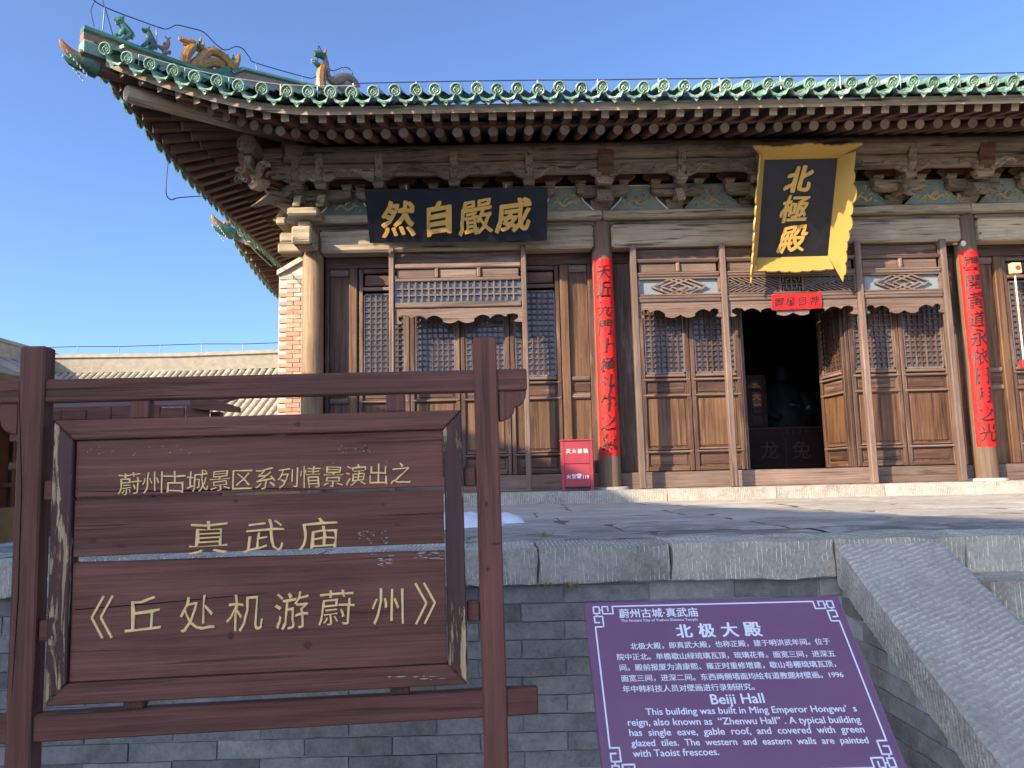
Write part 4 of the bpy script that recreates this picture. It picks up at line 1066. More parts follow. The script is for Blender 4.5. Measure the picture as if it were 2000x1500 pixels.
for s in range(3):
    a, b = PX[s]+pw+.002, PX[s+1]-pw-.002
    cp('board', 'door_x', a, b, 9.90, 9.93, zc_(507), zc_(486))
    for u, v in ((513,507),(542,532),(591,578)):
        cp('rail', 'pale_x', a, b, 9.825, 9.895, zc_(u), zc_(v), c=.014)
        MB().tube([(a,9.822,(zc_(u)+zc_(v))/2+.012),(b,9.822,(zc_(u)+zc_(v))/2+.012)], .010, 6).obj('bead', W['pale_x'], cf, smooth=True)
    n = 2 if s != 1 else 3
    for i in range(n):
        x0, x1 = a+(b-a)*i/n, a+(b-a)*(i+1)/n
        cp('panel', 'pale_x', x0+.03, x1-.03, 9.868, 9.888, zc_(531), zc_(514))
        if i: cp('muntin', 'pale_z', x0-.026, x0+.026, 9.828, 9.892, zc_(532)+.001, zc_(513)-.001, c=.014)
    z0, z1 = zc_(577), zc_(543); zm = (z0+z1)/2; mb = MB(); yb0, yb1 = 9.84, 9.866
    for (u0,u1,v0,v1) in ((a,a+.028,z0,z1),(b-.028,b,z0,z1),(a+.028,b-.028,z1-.016,z1),(a+.028,b-.028,z0,z0+.016)): mb.box(u0,u1,yb0-.006,yb1+.006,v0,v1)
    if s != 1:                                             # interlocking lozenges
        xm = (a+b)/2; hz = (z1-z0)/2-.02; hx = hz*2.45; dxs = hx*.52
        for k in (-1, 0, 1):
            c0 = xm+k*dxs
            for sx in (-1, 1):
                ex = hx if k*sx >= 0 or True else hx
                bar(mb, (c0, zm+hz), (max(a+.03, min(b-.03, c0+sx*hx)), zm), .02, yb0-.001*k, yb1-.001*k)
                bar(mb, (c0, zm-hz), (max(a+.03, min(b-.03, c0+sx*hx)), zm), .02, yb0-.001*k+.0005, yb1-.001*k)
    else:                                                  # raked slats either side of a square fret
        xm = (a+b)/2; fw = .135
        for sx in (-1, 1):
            mb.box(*S2(xm+sx*fw, xm+sx*(fw+.03)), yb0-.004, yb1+.004, z0+.016, z1-.016)
            xa, xb = xm+sx*(fw+.03), (a+.028 if sx < 0 else b-.028)
            L = abs(xb-xa); H = z1-z0-.032; zb = z0+.016
            for k in range(-6, 13):
                for dirn in (1, -1):
                    p0 = []; sl = .42*dirn; zz0 = zb + H*(k*.165) - (0 if dirn > 0 else .0)
                    # clip the slat to the opening; upper-left and lower-right halves rake opposite ways
                    pts = []
                    for q_ in range(41):
                        f = q_/40; x = f*L; z = zz0 + sl*(x-(0 if dirn > 0 else L*.0))
                        inside = zb+.004 < z < zb+H-.004
                        half = (z-zb)/H > .5 + (.5*(f-.5))*(1)
                        if inside and (half if dirn > 0 else not half): pts.append((x, z))
                    if len(pts) > 2:
                        A, B_ = pts[0], pts[-1]
                        bar(mb, (xa+(xb-xa)*A[0]/L, A[1]), (xa+(xb-xa)*B_[0]/L, B_[1]), .017, yb0 if dirn > 0 else yb0+.002, yb1)
        u = (2*fw)/6
        for i in range(1, 6):
            x = xm-fw+u*i
            mb.box(x-.008, x+.008, yb0, yb1, z0+.016, z1-.016) if i == 3 else None
        H = z1-z0; t = .008
        mb.box(xm-fw, xm+fw, yb0+.002, yb1, zm-t, zm+t)
        for sx in (-1, 1):
            for sz in (-1, 1):
                X = lambda k: xm+sx*u*k; Z = lambda k: zm+sz*H*.5*k
                for (p, q_) in (((X(1.5),Z(0)),(X(1.5),Z(.55))),((X(1.5),Z(.55)),(X(.6),Z(.55))),((X(2.4),Z(.25)),(X(2.4),Z(.9))),((X(.7),Z(.9)),(X(.7),Z(.75)))): bar(mb, p, q_, .016, yb0+.001, yb1-.001)
    mb.obj('lattice', W['pale_x'], cf)
    MB().box(a, b, 9.888, 9.896, z0, z1).obj('pane', GLASS if s == 1 else plain('dusty pane', (.20,.23,.25), .3, .5, .5, (.33,.35,.34), 4, .05), cf)
    valance(a, b, zc_(620)-.01, zc_(592), 9.845, 9.87, cf, lobes=2 if s != 1 else 3)
for x0, x1 in ((1.822,2.478),(2.482,3.150),(4.602,5.268),(5.272,5.925)): leaf(x0, x1, ztop=4.10)
# the two open leaves swing inwards
leaf(0, .655, mat=leaf_mat(3.185, 10.06, R_(78)), ztop=4.10)
leaf(0, .655, mat=leaf_mat(4.545-.655*math.cos(R_(-85)), 10.07-.655*math.sin(R_(-85)), R_(-85)), ztop=4.10)
for x in (3.152, 4.550): deep(MB().cbox(x, x+.048, 10.0, 10.09, 1.625, 4.40, .008)).obj('door_post', W['door_z'], hall)
deep(MB().cbox(3.205, 4.545, 10.0, 10.09, 4.15, 4.40, .006)).obj('door_head', W['door_x'], hall)

# interior and side walls of the porch
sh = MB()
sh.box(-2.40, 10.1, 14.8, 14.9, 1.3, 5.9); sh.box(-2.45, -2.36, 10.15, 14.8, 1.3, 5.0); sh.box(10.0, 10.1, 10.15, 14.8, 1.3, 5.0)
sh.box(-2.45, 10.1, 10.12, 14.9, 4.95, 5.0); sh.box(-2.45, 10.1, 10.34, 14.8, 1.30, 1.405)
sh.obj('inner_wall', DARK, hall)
# brick gable wall behind the corner column
bw = MB(); bw.prism([(-3.30,ZT-1.27),(-3.30,4.70),(-2.90,4.93),(-2.62,4.93),(-2.62,ZT-1.27)], 'y', 11.215, 15.6)
gw = bw.obj('gable_wall', PLASTER, hall)
mb = MB().prism([(-3.32,4.66),(-3.32,4.73),(-2.90,4.98),(-2.62,4.98),(-2.62,4.90),(-2.90,4.90)], 'y', 11.16, 11.26); mb.obj('wall_coping', PLASTER, gw)
BP = [rough_block(0, .205, 0, .03, 0, .058, .06, .003, 200+k).mesh('brick', B_PALE, True) for k in range(3)]
BRD = [rough_block(0, .205, 0, .03, 0, .058, .06, .003, 210+k).mesh('brick', B_RED, True) for k in range(3)]
for r in range(50):
    z = 4.60 - .066*r
    if z < 1.3: break
    for k in range(-1, 4):
        x = -3.29 + k*.215 + (.107 if r % 2 else 0)
        if x < -3.30 or x > -2.70: continue
        if z+.06 > 4.66 + .5*(x+3.3): continue
        red = (z < 4.25 and x < -3.02 - (.06 if r % 2 else 0)) or (z < 4.45 and x < -3.2 and r % 3)
        link('brick', random.choice(BRD if red else BP), gw, Matrix.Translation((x, 11.192+random.uniform(0,.006), z)))
# ------------------------------------------------------------------ courtyard buildings round about
def ridge_beam(path, parent, nm='ridge', w=.16, h=.42):
    MB().sweep(path, [(-w,-h),(-w,-h*.72),(-w*.75,-h*.70),(-w*.75,-.10),(-w*1.05,-.08),(-w*.8,0),(w*.8,0),(w*1.05,-.08),(w*.75,-.10),(w*.75,-h*.70),(w,-h*.72),(w,-h)]).obj(nm, GREYROOF, parent)
def tile_row(p, q, sag=.12, r=.075):
    """one row of half-round tiles down the slope from p (ridge) to q (eave)"""
    p, q = Vector(p), Vector(q); L = (q-p).length; n = max(4, int(L/.24)); mb = MB(); path = []; rad = []
    for i in range(n):
        for f, rr in ((i/n, r*.90), ((i+.93)/n, r*1.03), ((i+.985)/n, r*.93)):
            c = p.lerp(q, f); c.z -= sag*4*f*(1-f); path.append(c); rad.append(rr)
    return mb.tube(path, rad, 8)
def grey_hall(name, label, ridge0, ridge1, down, rows, wall):
    t = thing(name, label, 'building', ((ridge0[0]+ridge1[0])/2+down[0]*.5, (ridge0[1]+ridge1[1])/2+down[1]*.5, 0), 'side halls round the court')
    a, b, d = Vector(ridge0), Vector(ridge1), Vector(down); n = rows
    roof_ = MB(); vs = []; m_ = 8
    for e in (a, b):
        for k in range(m_+1):
            f = k/m_; c = e + d*f; c.z -= .12*4*f*(1-f)+.03; vs.append(c)
    fs = [(k, k+1, m_+2+k, m_+1+k) for k in range(m_)]
    bk = Vector((-d.x,-d.y,d.z)); vs += [a+bk, b+bk]; fs.append((0, m_+1, 2*m_+3, 2*m_+2))
    roof_.add(vs, fs); ro = roof_.obj('roof', GREYROOF, t)
    for i in range(n):
        e = a.lerp(b, (i+.5)/n); tile_row(e, e+d).obj('tile_row', GREYROOF, ro, smooth=True)
    ridge_beam([a+Vector((0,0,.40)), a.lerp(b,.5)+Vector((0,0,.37)), b+Vector((0,0,.42))], ro)
    wall(t); return t
def wall_w(t):
    X = -8.0
    MB().box(X-4.5, X, 7, 30, 0, 1.30).obj('dado_wall', plain('tan brick dado', (.30,.25,.17), .9, .2, .5, (.19,.165,.12), 8, .6), t)
    MB().box(X-4.5, X-.10, 7, 30, 1.3, 3.3).obj('timber_wall', plain('dark red joinery', (.085,.022,.015), .6, .4, .5, (.03,.01,.008), 4, .3), t)
    for k in range(40):
        y = 7.2 + k*.55; MB().cbox(X-.10, X-.04, y, y+.09, 1.302, 3.2, .006).obj('mullion', W['door_z'], t)
    MB().cbox(X-.09, X-.03, 7, 30, 1.62, 1.70, .005).obj('rail', W['door_y'], t)
    for k in range(9): MB().tube([(X+.75, 7.3+k*2.6, 0), (X+.75, 7.3+k*2.6, 3.2)], .12, 14).obj('porch_column', W['col'], t, smooth=True)
    MB().cbox(X+.63, X+.87, 7, 30, 3.0, 3.25, .01).obj('eave_beam', W['dark_y'], t)
grey_hall('west_side_hall', 'side hall with grey tiled roof running back along the left of the court', (-10.6,6.5,4.36), (-10.6,30,4.36), (3.9,0,-1.55), 90, wall_w)
def wall_n(t):
    MB().box(-10.5, -4.2, 15.6, 21, 0, 3.1).obj('wall', B_PALE, t)
grey_hall('north_side_hall', 'side hall with sunlit grey tiled roof and plain ridge behind the gable wall', (-10.6,17.2,4.16), (-4.0,17.2,4.16), (0,-3.4,-1.75), 42, wall_n)
# unseen block added left of the camera, roof line shaped to throw near shade
tw = thing('unseen_shade_tower', 'unseen tower block added left of the court, its roof line shaped to cast the near shade', 'tower', (-11.5, -3, 0))
MB().box(-13.6, -9.4, -10.0, 3.6, 0, 3.4).obj('base_wall', B_GREY, tw)
MB().box(-13.2, -9.7, -9.7, 3.2, 3.4, 6.3).obj('upper_wall', W['door_z'], tw)
MB().prism([(5.0,6.35),(4.5,7.05),(2.2,7.92),(-.3,8.16),(-3,8.60),(-5.85,9.15),(-9,9.4),(-10.3,8.9),(-10.9,6.6),(-10.7,6.3)], 'x', -13.9, -9.0).obj('roof', GREYROOF, tw)
for k in range(5): MB().tube([(-9.35, -9.5+k*3.1, 3.4), (-9.35, -9.5+k*3.1, 6.3)], .13, 14).obj('column', W['col'], tw, smooth=True)

# open timber notice shelter behind the signboard
sh = thing('notice_shelter', 'dark red timber notice shelter with a boarded roof edge behind the brown signboard', 'shelter', (-4.2, 9.1, 0))
zt = at(250, 797, Y=9.0).z
xa, xb = at(112, 800, Y=9.0).x-.5, at(470, 800, Y=9.0).x
for x in (xa+.25, -4.2, xb-.35): MB().cbox(x-.06, x+.06, 9.14, 9.26, 0, zt-.05, .01).obj('post', W['sign_z'], sh)
n = 8
for i in range(n):
    x0 = xa+(xb-.35-xa)*i/n; x1 = xa+(xb-.35-xa)*(i+1)/n
    MB().cbox(x0+.006, x1-.006, 8.96+random.uniform(-.006,.006), 9.0, zt-.13, zt+random.uniform(-.008,.006), .006).obj('edge_board', W['sign_x'], sh)
MB().cbox(xa, xb-.2, 9.01, 9.08, zt-.22, zt-.15, .006).obj('beam', W['sign_x'], sh)
MB().add([(xa,8.95,zt),(xb-.3,8.95,zt),(xb-.3,9.7,zt+.16),(xa,9.7,zt+.16),(xa,8.95,zt+.03),(xb-.3,8.95,zt+.03),(xb-.3,9.7,zt+.19),(xa,9.7,zt+.19)], [(0,3,2,1),(4,5,6,7),(0,1,5,4),(1,2,6,5),(2,3,7,6),(3,0,4,7)]).map(lambda p: p+Vector((0,.06,0))).obj('roof_board', W['sign_x'], sh)
MB().prism([(xb-.55,zt+.10),(xb-.5,zt+.14),(xb+.02,zt-.03),(xb+.02,zt-.09),(xb-.55,zt-.03)], 'y', 8.90, 8.95).obj('barge_board', W['sign_x'], sh)
MB().cbox(xa+.1, xb-.4, 9.17, 9.22, .7, 1.9, .005).obj('notice_panel', W['sign_x'], sh)
# ------------------------------------------------------------------ hanging plaques
def plaque_matrix(px4, Yb, Yt):
    """pose of a flat board from its corners: bottom edge hangs at depth Yb, top edge leans out to Yt"""
    tl_, tr_, br_, bl_ = px4
    A, B_ = at(*bl_, Y=Yb), at(*br_, Y=Yb); C_, D_ = at(*tr_, Y=Yt), at(*tl_, Y=Yt)
    xv = ((B_-A)+(C_-D_)).normalized(); up_ = ((D_-A)+(C_-B_)); up_ = (up_ - xv*up_.dot(xv)).normalized()
    c = (A+B_+C_+D_)/4; w_ = ((B_-A).length+(C_-D_).length)/2; h_ = ((D_-A).length+(C_-B_).length)/2
    return frame_mat(c - up_*h_/2, xv, up_.cross(xv)*1.0, up_), w_, h_
# local axes: x right, y into the wall, z up the board
PM, pw_, ph_ = plaque_matrix(((713,372),(1069,367),(1069,470),(721,475)), 9.62, 9.22)
pl = thing('black_plaque', 'long black lacquer plaque with four gold characters hung above the lattice doors', 'plaque', mat=PM)
MB().cbox(-pw_/2, pw_/2, 0, .045, 0, ph_, .006).obj('board', LACQUER, pl, local=True)
for ch, px, py, sz, ft in (('然',778,427,.455,.024),('自',856,426,.44,.034),('嚴',929,422,.47,.014),('威',1003,420,.465,.024)):
    P = onplane(px, py, PM.translation, PM.col[1].to_3d()); loc = PM.inverted() @ P
    mb = MB(); wp = brush(ord(ch), .05, .10)
    put_text(mb, ch, lambda p: Vector((loc.x + (p.x-.5)*sz*.98, -.006 - p.z*sz, loc.z + (p.y-.38)*sz*1.0)), extrude=.03, fat=ft, lift=.0012, warp=wp)
    mb.obj('gold_character', GOLD, pl, local=True)
hk = MB()
for x in (-.62, .62): hk.tube([(x,.02,ph_-.01),(x,.02,ph_+.05)], .008, 6)
hk.obj('hanger', STEEL, pl, local=True)

PM, pw_, ph_ = plaque_matrix(((1490,310),(1636,306),(1617,500),(1476,503)), 9.68, 9.17)
pl = thing('gold_framed_plaque', 'upright black plaque with three gold characters in a scalloped gold frame over the doorway', 'plaque', mat=PM)
MB().cbox(-pw_/2, pw_/2, 0, .05, 0, ph_, .004).obj('board', LACQUER, pl, local=True)
for ch, px, py, sz, ft in (('北',1560,350,.345,.038),('極',1552,408,.37,.022),('殿',1548,466,.37,.022)):
    P = onplane(px, py, PM.translation, PM.col[1].to_3d()); loc = PM.inverted() @ P
    mb = MB(); wp = brush(ord(ch)+5, .16, .12)
    put_text(mb, ch, lambda p: Vector((loc.x + (p.x-.5)*sz, -.005 - p.z*sz, loc.z + (p.y-.38)*sz)), extrude=.03, fat=ft, lift=.0012, warp=wp)
    mb.obj('gold_character', GOLD, pl, local=True)
def wing(p0, p1, q0, q1, bumps, nm, depth=.05, th=.02, ext=(0,0)):
    """flared scalloped frame board from the board's edge p0-p1 out to the edge q0-q1"""
    p0, p1, q0, q1 = map(Vector, (p0,p1,q0,q1)); n = 110; nrm = (p1-p0).cross(q0-p0).normalized()*th
    vs = []
    for i in range(n+1):
        f = i/n; a = p0.lerp(p1, f); b = q0.lerp(q1, -ext[0]+(1+ext[0]+ext[1])*f); out = (b-a)
        g = max([0.]+[m_*math.sqrt(max(0., 1-((f-c)/w_)**2)) for c, w_, m_ in bumps])
        b = b + out.normalized()*g
        for c in (a, b, b+nrm, a+nrm): vs.append(c)
    fs = []
    for i in range(n):
        for k in range(4): fs.append((i*4+k, i*4+(k+1)%4, (i+1)*4+(k+1)%4, (i+1)*4+k))
    fs += [(0,1,2,3), tuple(n*4+k for k in range(4))]
    MB().add(vs, fs).obj(nm, GOLD_FRAME, pl, local=True)
w2, hh, fl, fd = pw_/2, ph_, .155, .17
bmp = [(.03,.10,.10),(.12,.07,.085),(.22,.07,.055),(.31,.06,.06),(.40,.07,.085),(.5,.09,.105),(.60,.07,.085),(.69,.06,.06),(.78,.07,.055),(.88,.07,.085),(.97,.10,.10)]
bside = [(.02,.06,.05),(.10,.055,.085),(.19,.05,.07),(.275,.05,.05),(.36,.05,.065),(.46,.06,.085),(.565,.055,.065),(.68,.075,.09),(.80,.06,.035),(.92,.10,.01)]
wing((-w2,-.004,hh), (w2,-.004,hh), (-w2-.02,-fd*.85,hh+fl*.75), (w2+.02,-fd*.85,hh+fl*.75), bmp, 'frame_board', ext=(.13,.13))
wing((-w2,-.004,0), (w2,-.004,0), (-w2-.02,-fd,-.13), (w2+.02,-fd,-.13), [(.05,.08,.02),(.2,.1,.035),(.36,.08,.045),(.5,.10,.055),(.64,.08,.045),(.8,.1,.035),(.95,.08,.02)], 'frame_board')
wing((-w2,-.002,-.0), (-w2,-.002,hh), (-w2-.105,-fd*1.05,-.25), (-w2-.105,-fd*1.05,hh+.06), bside, 'frame_board')
wing((w2,-.002,-.0), (w2,-.002,hh), (w2+.125,-fd*1.05,-.27), (w2+.125,-fd*1.05,hh+.06), bside, 'frame_board')

# ------------------------------------------------------------------ red paper couplets and lintel strip
def couplet(cx, z0, z1, s, label, a0, a1, lean=0.):
    R0 = .1475; t = thing('paper_couplet', label, 'couplet', (cx, CYc-R0, z0), 'red paper couplets pasted on the columns')
    n, m_ = 14, 40; vs = []
    for j in range(m_+1):
        for i in range(n+1):
            f = i/n; a = a0 + (a1-a0)*f; z = z0+(z1-z0)*j/m_
            r = R0 + .004*max(0, nz((a*4, z*2.2, cx)))+.0022*nz((a*16, z*3, cx*2))
            if i in (0, n): a += .018*nz((z*3, i, 1.))
            vs.append((cx + r*math.sin(a), CYc - r*math.cos(a), z + (.01*nz((a*6, j, 4)) if j in (0, m_) else 0)))
    MB().add(vs, [(j*(n+1)+i, j*(n+1)+i+1, (j+1)*(n+1)+i+1, (j+1)*(n+1)+i) for j in range(m_) for i in range(n)]).obj('paper', PAPER, t, smooth=True)
    N = len(s); H = (z1-z0-.10)/N; sz = H*1.02; am = (a0+a1)/2
    for k, ch in enumerate(s):
        zc = z1 - .05 - H*(k+.5); mb = MB(); wp = brush(k*7+int(cx*10), .10, .12); big = random.uniform(.86,1.05)*sz; dx = random.uniform(-.012,.012)
        def fn(p):
            a = am + ((p.x-.5)*big*.92+dx)/R0; r = R0+.0075+p.z*.02
            return Vector((cx + r*math.sin(a), CYc - r*math.cos(a), zc + (p.y-.38)*big))
        put_text(mb, ch, fn, fat=.015, warp=wp)
        mb.obj('ink_character', INK, t)
couplet(1.365, 1.85, 4.44, '天近元門上極斗牛之氣', 'red paper couplet with black brush characters on the column beside the red cabinet', -1.05, .98)
couplet(6.27, 1.85, 4.45, '雲開黄道永依日月之光', 'red paper couplet with black brush characters on the column beside the white conduit', -1.15, .95)
t = thing('paper_strip', 'crumpled red paper strip with black characters pasted over the doorway', 'paper strip', tuple(at(1555, 603, Y=9.82)))
P0, P1, P2, P3 = at(1507,606,Y=9.815), at(1604,602,Y=9.815), at(1604,571,Y=9.815), at(1507,575,Y=9.815)
n, m_ = 26, 10; vs = []
sfp = lambda u, v: P0.lerp(P1, u).lerp(P3.lerp(P2, u), v) + Vector((0, -.004-.011*abs(nz((u*3+v*4, v*5-u*3, 2)))-.004*nz((u*14,v*9,1)), 0))
for j in range(m_+1):
    for i in range(n+1): vs.append(sfp(i/n, j/m_))
MB().add(vs, [(j*(n+1)+i, j*(n+1)+i+1, (j+1)*(n+1)+i+1, (j+1)*(n+1)+i) for j in range(m_) for i in range(n)]).obj('paper', PAPER, t, smooth=True)
for k, ch in enumerate('御極目神'):
    mb = MB(); put_text(mb, ch, lambda p: sfp(.04+.195*(k*1.22)+(p.x-.0)*.20, .5+(p.y-.38)*.62) + Vector((0,-.006,0)), offset=.006, warp=brush(k+50)); mb.obj('ink_character', INK, t)

# ------------------------------------------------------------------ fire extinguisher cabinet
t = thing('fire_extinguisher_cabinet', 'faded red metal fire extinguisher cabinet with white lettering standing by the column', 'cabinet', (.91, 9.70, 1.41))
X0, X1, YF, YB = .705, 1.112, 9.625, 9.80; Z0, Z1 = 1.455, 2.03
MB().cbox(X0+.012, X1-.012, YF+.012, YB, Z0, Z1, .006).obj('body', FIRE_RED, t)
MB().cbox(X0-.004, X1+.004, YF-.012, YB+.006, Z1+.001, Z1+.022, .006).obj('lid', FIRE_RED, t)
for a, b in ((Z0+.006, 1.742), (1.748, Z1-.004)): MB().cbox(X0+.045, X1-.045, YF, YF+.0118, a, b, .004).obj('door', FIRE_RED, t)
for x in (X0+.004, X1-.044): MB().cbox(x, x+.04, YF-.004, YF+.0115, 1.412, Z1, .004).obj('corner_strip', FIRE_RED, t)
mb = MB()
def row(mb, s, x0, x1, zc, sz, y, off=.0, smear=.008):
    n = len(s)
    for k, ch in enumerate(s):
        xc = x0+(x1-x0)*(k+.5)/n
        lo, hi = text_width(ch); cx_ = (lo+hi)/2
        put_text(mb, ch, lambda p: Vector((xc+(p.x-cx_)*sz, y-.0004*p.z/.004, zc+(p.y-.38)*sz)), smear=smear)
row(mb, '灭火器箱', .765, 1.055, 1.905, .062, YF-.002)
row(mb, '火警', .765, .895, 1.59, .058, YF-.002)
row(mb, '119', .965, 1.05, 1.585, .06, YF-.002, .02)
c0 = Vector((.925, YF-.003, 1.59))                      # telephone pictogram
mb.prism([(c0.x-.026,1.565),(c0.x+.026,1.565),(c0.x+.02,1.592),(c0.x+.011,1.602),(c0.x-.011,1.602),(c0.x-.02,1.592)], 'y', YF-.003, YF-.0015)
mb.prism([(c0.x-.034,1.598),(c0.x-.018,1.598),(c0.x-.012,1.610),(c0.x+.012,1.610),(c0.x+.018,1.598),(c0.x+.034,1.598),(c0.x+.030,1.616),(c0.x,1.624),(c0.x-.030,1.616)], 'y', YF-.003, YF-.0015)
mb.obj('lettering', WHITE, t)

# ------------------------------------------------------------------ alarm box, conduit, lamp
t = thing('alarm_box', 'small cream box with red button above the white conduit on the door jamb', 'alarm box', tuple(at(1980, 535, Y=9.95)))
a, b = at(1971, 536, Y=9.95), at(1988, 515, Y=9.95)
MB().cbox(a.x, b.x, 9.88, 9.96, a.z, b.z, .008).obj('box', CREAM, t)
MB().tube([((a.x+b.x)/2+.01, 9.885, (a.z+b.z)/2), ((a.x+b.x)/2+.01, 9.868, (a.z+b.z)/2)], .03, 12).obj('button', plain('red lens', (.6,.04,.01), .3), t)
t = thing('wall_conduit', 'thin white conduit running down the door jamb to a small red alarm box', 'conduit', tuple(at(1995, 715, Y=9.95)))
xc = (a.x+b.x)/2; z2 = at(1995, 712, Y=9.95).z
MB().tube([(xc, 9.935, a.z-.002), (xc, 9.935, z2+.06)], .013, 10).obj('pipe', plain('white plastic', (.55,.55,.54), .5), t, smooth=True)
MB().cbox(xc-.05, xc+.07, 9.89, 9.965, z2-.05, z2+.058, .006).obj('red_box', plain('red plastic', (.6,.03,.03), .4), t)
t = thing('wall_lamp', 'small cream bulb fitting on a square back plate beside the column head', 'lamp', tuple(at(1866, 478, Y=9.9)))
a = at(1868, 473, Y=9.97); MB().cbox(a.x-.06, a.x+.045, 9.95, 9.984, a.z-.04, a.z+.055, .005).obj('back_plate', CREAM, t)
MB().ball((a.x+.045, 9.90, a.z-.045), (.034,.045,.042), 12, 8).obj('bulb', plain('frosted bulb', (.75,.70,.58), .3), t, smooth=True)

# ------------------------------------------------------------------ lightning conductor along the eaves
t = thing('lightning_conductor', 'thin dark lightning conductor cable carried on short stands along the tiled eave and ridge', 'cable', tuple(at(1300, 160, Y=8.1)))
def cat(P, k=5):
    Q = []
    for i in range(len(P)-1):
        a, b, c, d = P[max(0,i-1)], P[i], P[i+1], P[min(len(P)-1,i+2)]
        for j in range(k):
            u = j/k; Q.append(.5*((2*b)+(c-a)*u+(2*a-5*b+4*c-d)*u*u+(3*b-a-3*c+d)*u**3))
    return Q + [P[-1]]
stands = [(690,163),(813,160),(932,158),(1050,156.5),(1167,156),(1286,154),(1405,153),(1524,149),(1640,148),(1757,146),(1873,145),(1984,142)]
def wirept(px, py): return at(px, py, Y=8.16)
P = [wirept(*p) for p in stands]; P.append(P[-1]+Vector((2.5,0,0.0)))
MB().tube(cat(P,4), .0065, 6).obj('eave_cable', WIRE, t)
for p in P[:-1]: MB().tube([p, p+Vector((0,.0,-.16))], .007, 6).obj('stand', STEEL, t)
hp = [(175,-8),(205,14),(306,52),(327,56),(345,49),(365,53),(392,60),(404,68),(420,85),(437,97),(448,96),(460,91),(474,95),(488,113),(500,123),(590,149),(612,152),(620,140),(621,92),(626,96),(631,106),(640,132),(652,138),(672,131),(686,138),(692,160)]
MB().tube(cat([pd(x, y) for x, y in hp], 4), .0065, 6).obj('ridge_cable', WIRE, t)
for a, b in (((205,12),(201,60)),((306,52),(306,98)),((500,123),(502,140)),((590,148),(593,168)),((652,138),(653,158)),((670,131),(670,150)),((686,138),(687,152))):
    MB().tube([pd(*a), pd(*b)], .0075, 6).obj('stand', STEEL, t)
MB().tube(cat([pd(*p) for p in ((186,2),(178,18),(180,34),(184,52))],4), .005, 6).obj('loop_cable', WIRE, t)
MB().tube([pd(198,-6), pd(208,24), pd(222,74)], .005, 6).obj('loop_cable', WIRE, t)
fr_ = [(690,163),(614,162),(541,155),(440,137),(355,116),(267,92)]
MB().tube([EV.front(at(x,y,Y=8.0).x-EV.px)+Vector((0,.06,.10)) for x, y in fr_][::-1], .005, 6).obj('corner_cable', STEEL, t)
for x, y in fr_[1:]:
    p = EV.front(at(x,y,Y=8.0).x-EV.px)+Vector((0,.06,.10)); MB().tube([p, p+Vector((0,0,-.13))], .006, 6).obj('stand', STEEL, t)
nr = thing('ridge_wire', 'thin lightning wire on short stands along the grey side hall ridge', 'cable', (-7.5, 17.2, 4.56))
pts = [Vector((-10.5+.93*k, 17.2, 4.74+.012*math.sin(k*2.1))) for k in range(8)]
MB().tube(pts, .010, 6).obj('wire', WIRE, nr)
for p in pts: MB().tube([p, p+Vector((0,0,-.2))], .010, 6).obj('stand', STEEL, nr)
# loose cable hanging below the side eave
t = thing('side_eave_cable', 'grey cable clipped under the side eave with a loop hanging into the sky', 'cable', (-4.4, 10.6, 5.6))
MB().tube(cat([at(x, y, X=-4.36) for x, y in ((328,318),(325,352),(325,380),(335,390),(350,386),(400,383),(432,382))],5), .008, 6).obj('cable', WIRE, t)
MB().tube(cat([at(x, y, X=-4.30) for x, y in ((432,382),(437,386),(444,408),(457,440),(476,465),(500,492),(530,520))],5), .010, 6).obj('cable', STEEL, t)
MB().tube([at(432,352,X=-4.30), at(432,384,X=-4.30)], .012, 6).obj('stand', STEEL, t)

# ------------------------------------------------------------------ brown timber signboard
SM = Matrix.Translation((-.6839, 2.2, 1.4078)) @ Matrix.Rotation(.0601, 4, 'Z') @ Matrix.Rotation(.0078, 4, 'X') @ Matrix.Rotation(-.0099, 4, 'Y') @ Matrix.Translation((0,0,-1.408))
sg = thing('timber_signboard', 'brown painted timber signboard with gold carved characters on three planks between square posts', 'signboard', mat=SM)
H0 = 1.408
def sp(name, k, x0, x1, y0, y1, z0, z1, c=.004): return MB().cbox(x0,x1,y0,y1,z0+H0,z1+H0,c).obj(name, W[k], sg, local=True)
for x in (-.636, .640): sp('post', 'sign_z', x-.034, x+.034, -.006, .056, -H0, .597, .005)
sp('top_rail', 'sign_x', -.762, .762, .004, .046, .437, .502); sp('bottom_rail', 'sign_x', -.762, .762, .004, .046, -.480, -.408)
for s in (-1, 1):
    pts = [(.676,.436),(.760,.436),(.755,.412),(.742,.395),(.723,.388),(.721,.372),(.706,.357),(.690,.350),(.676,.348)]
    MB().prism([(s*x, z+H0) for x, z in pts], 'y', .008, .042).obj('rail_bracket', W['sign_z'], sg, local=True, bevel=.003)
for x in (-.344, .376):
    sp('spacer_block', 'sign_z', x-.027, x+.027, .006, .044, .384, .436); sp('spacer_block', 'sign_z', x-.027, x+.027, .006, .044, -.4075, -.384)
for z in (.19, -.19):
    sp('side_tenon', 'sign_x', -.601, -.568, .008, .040, z-.028, z+.028); sp('side_tenon', 'sign_x', .568, .605, .008, .040, z-.028, z+.028)
for z in (.26, .34): sp('tenon_end', 'sign_x', -.70, -.671, .012, .040, z-.012, z+.012)
w2, h2, iw, ih = .5665, .383, .512, .328
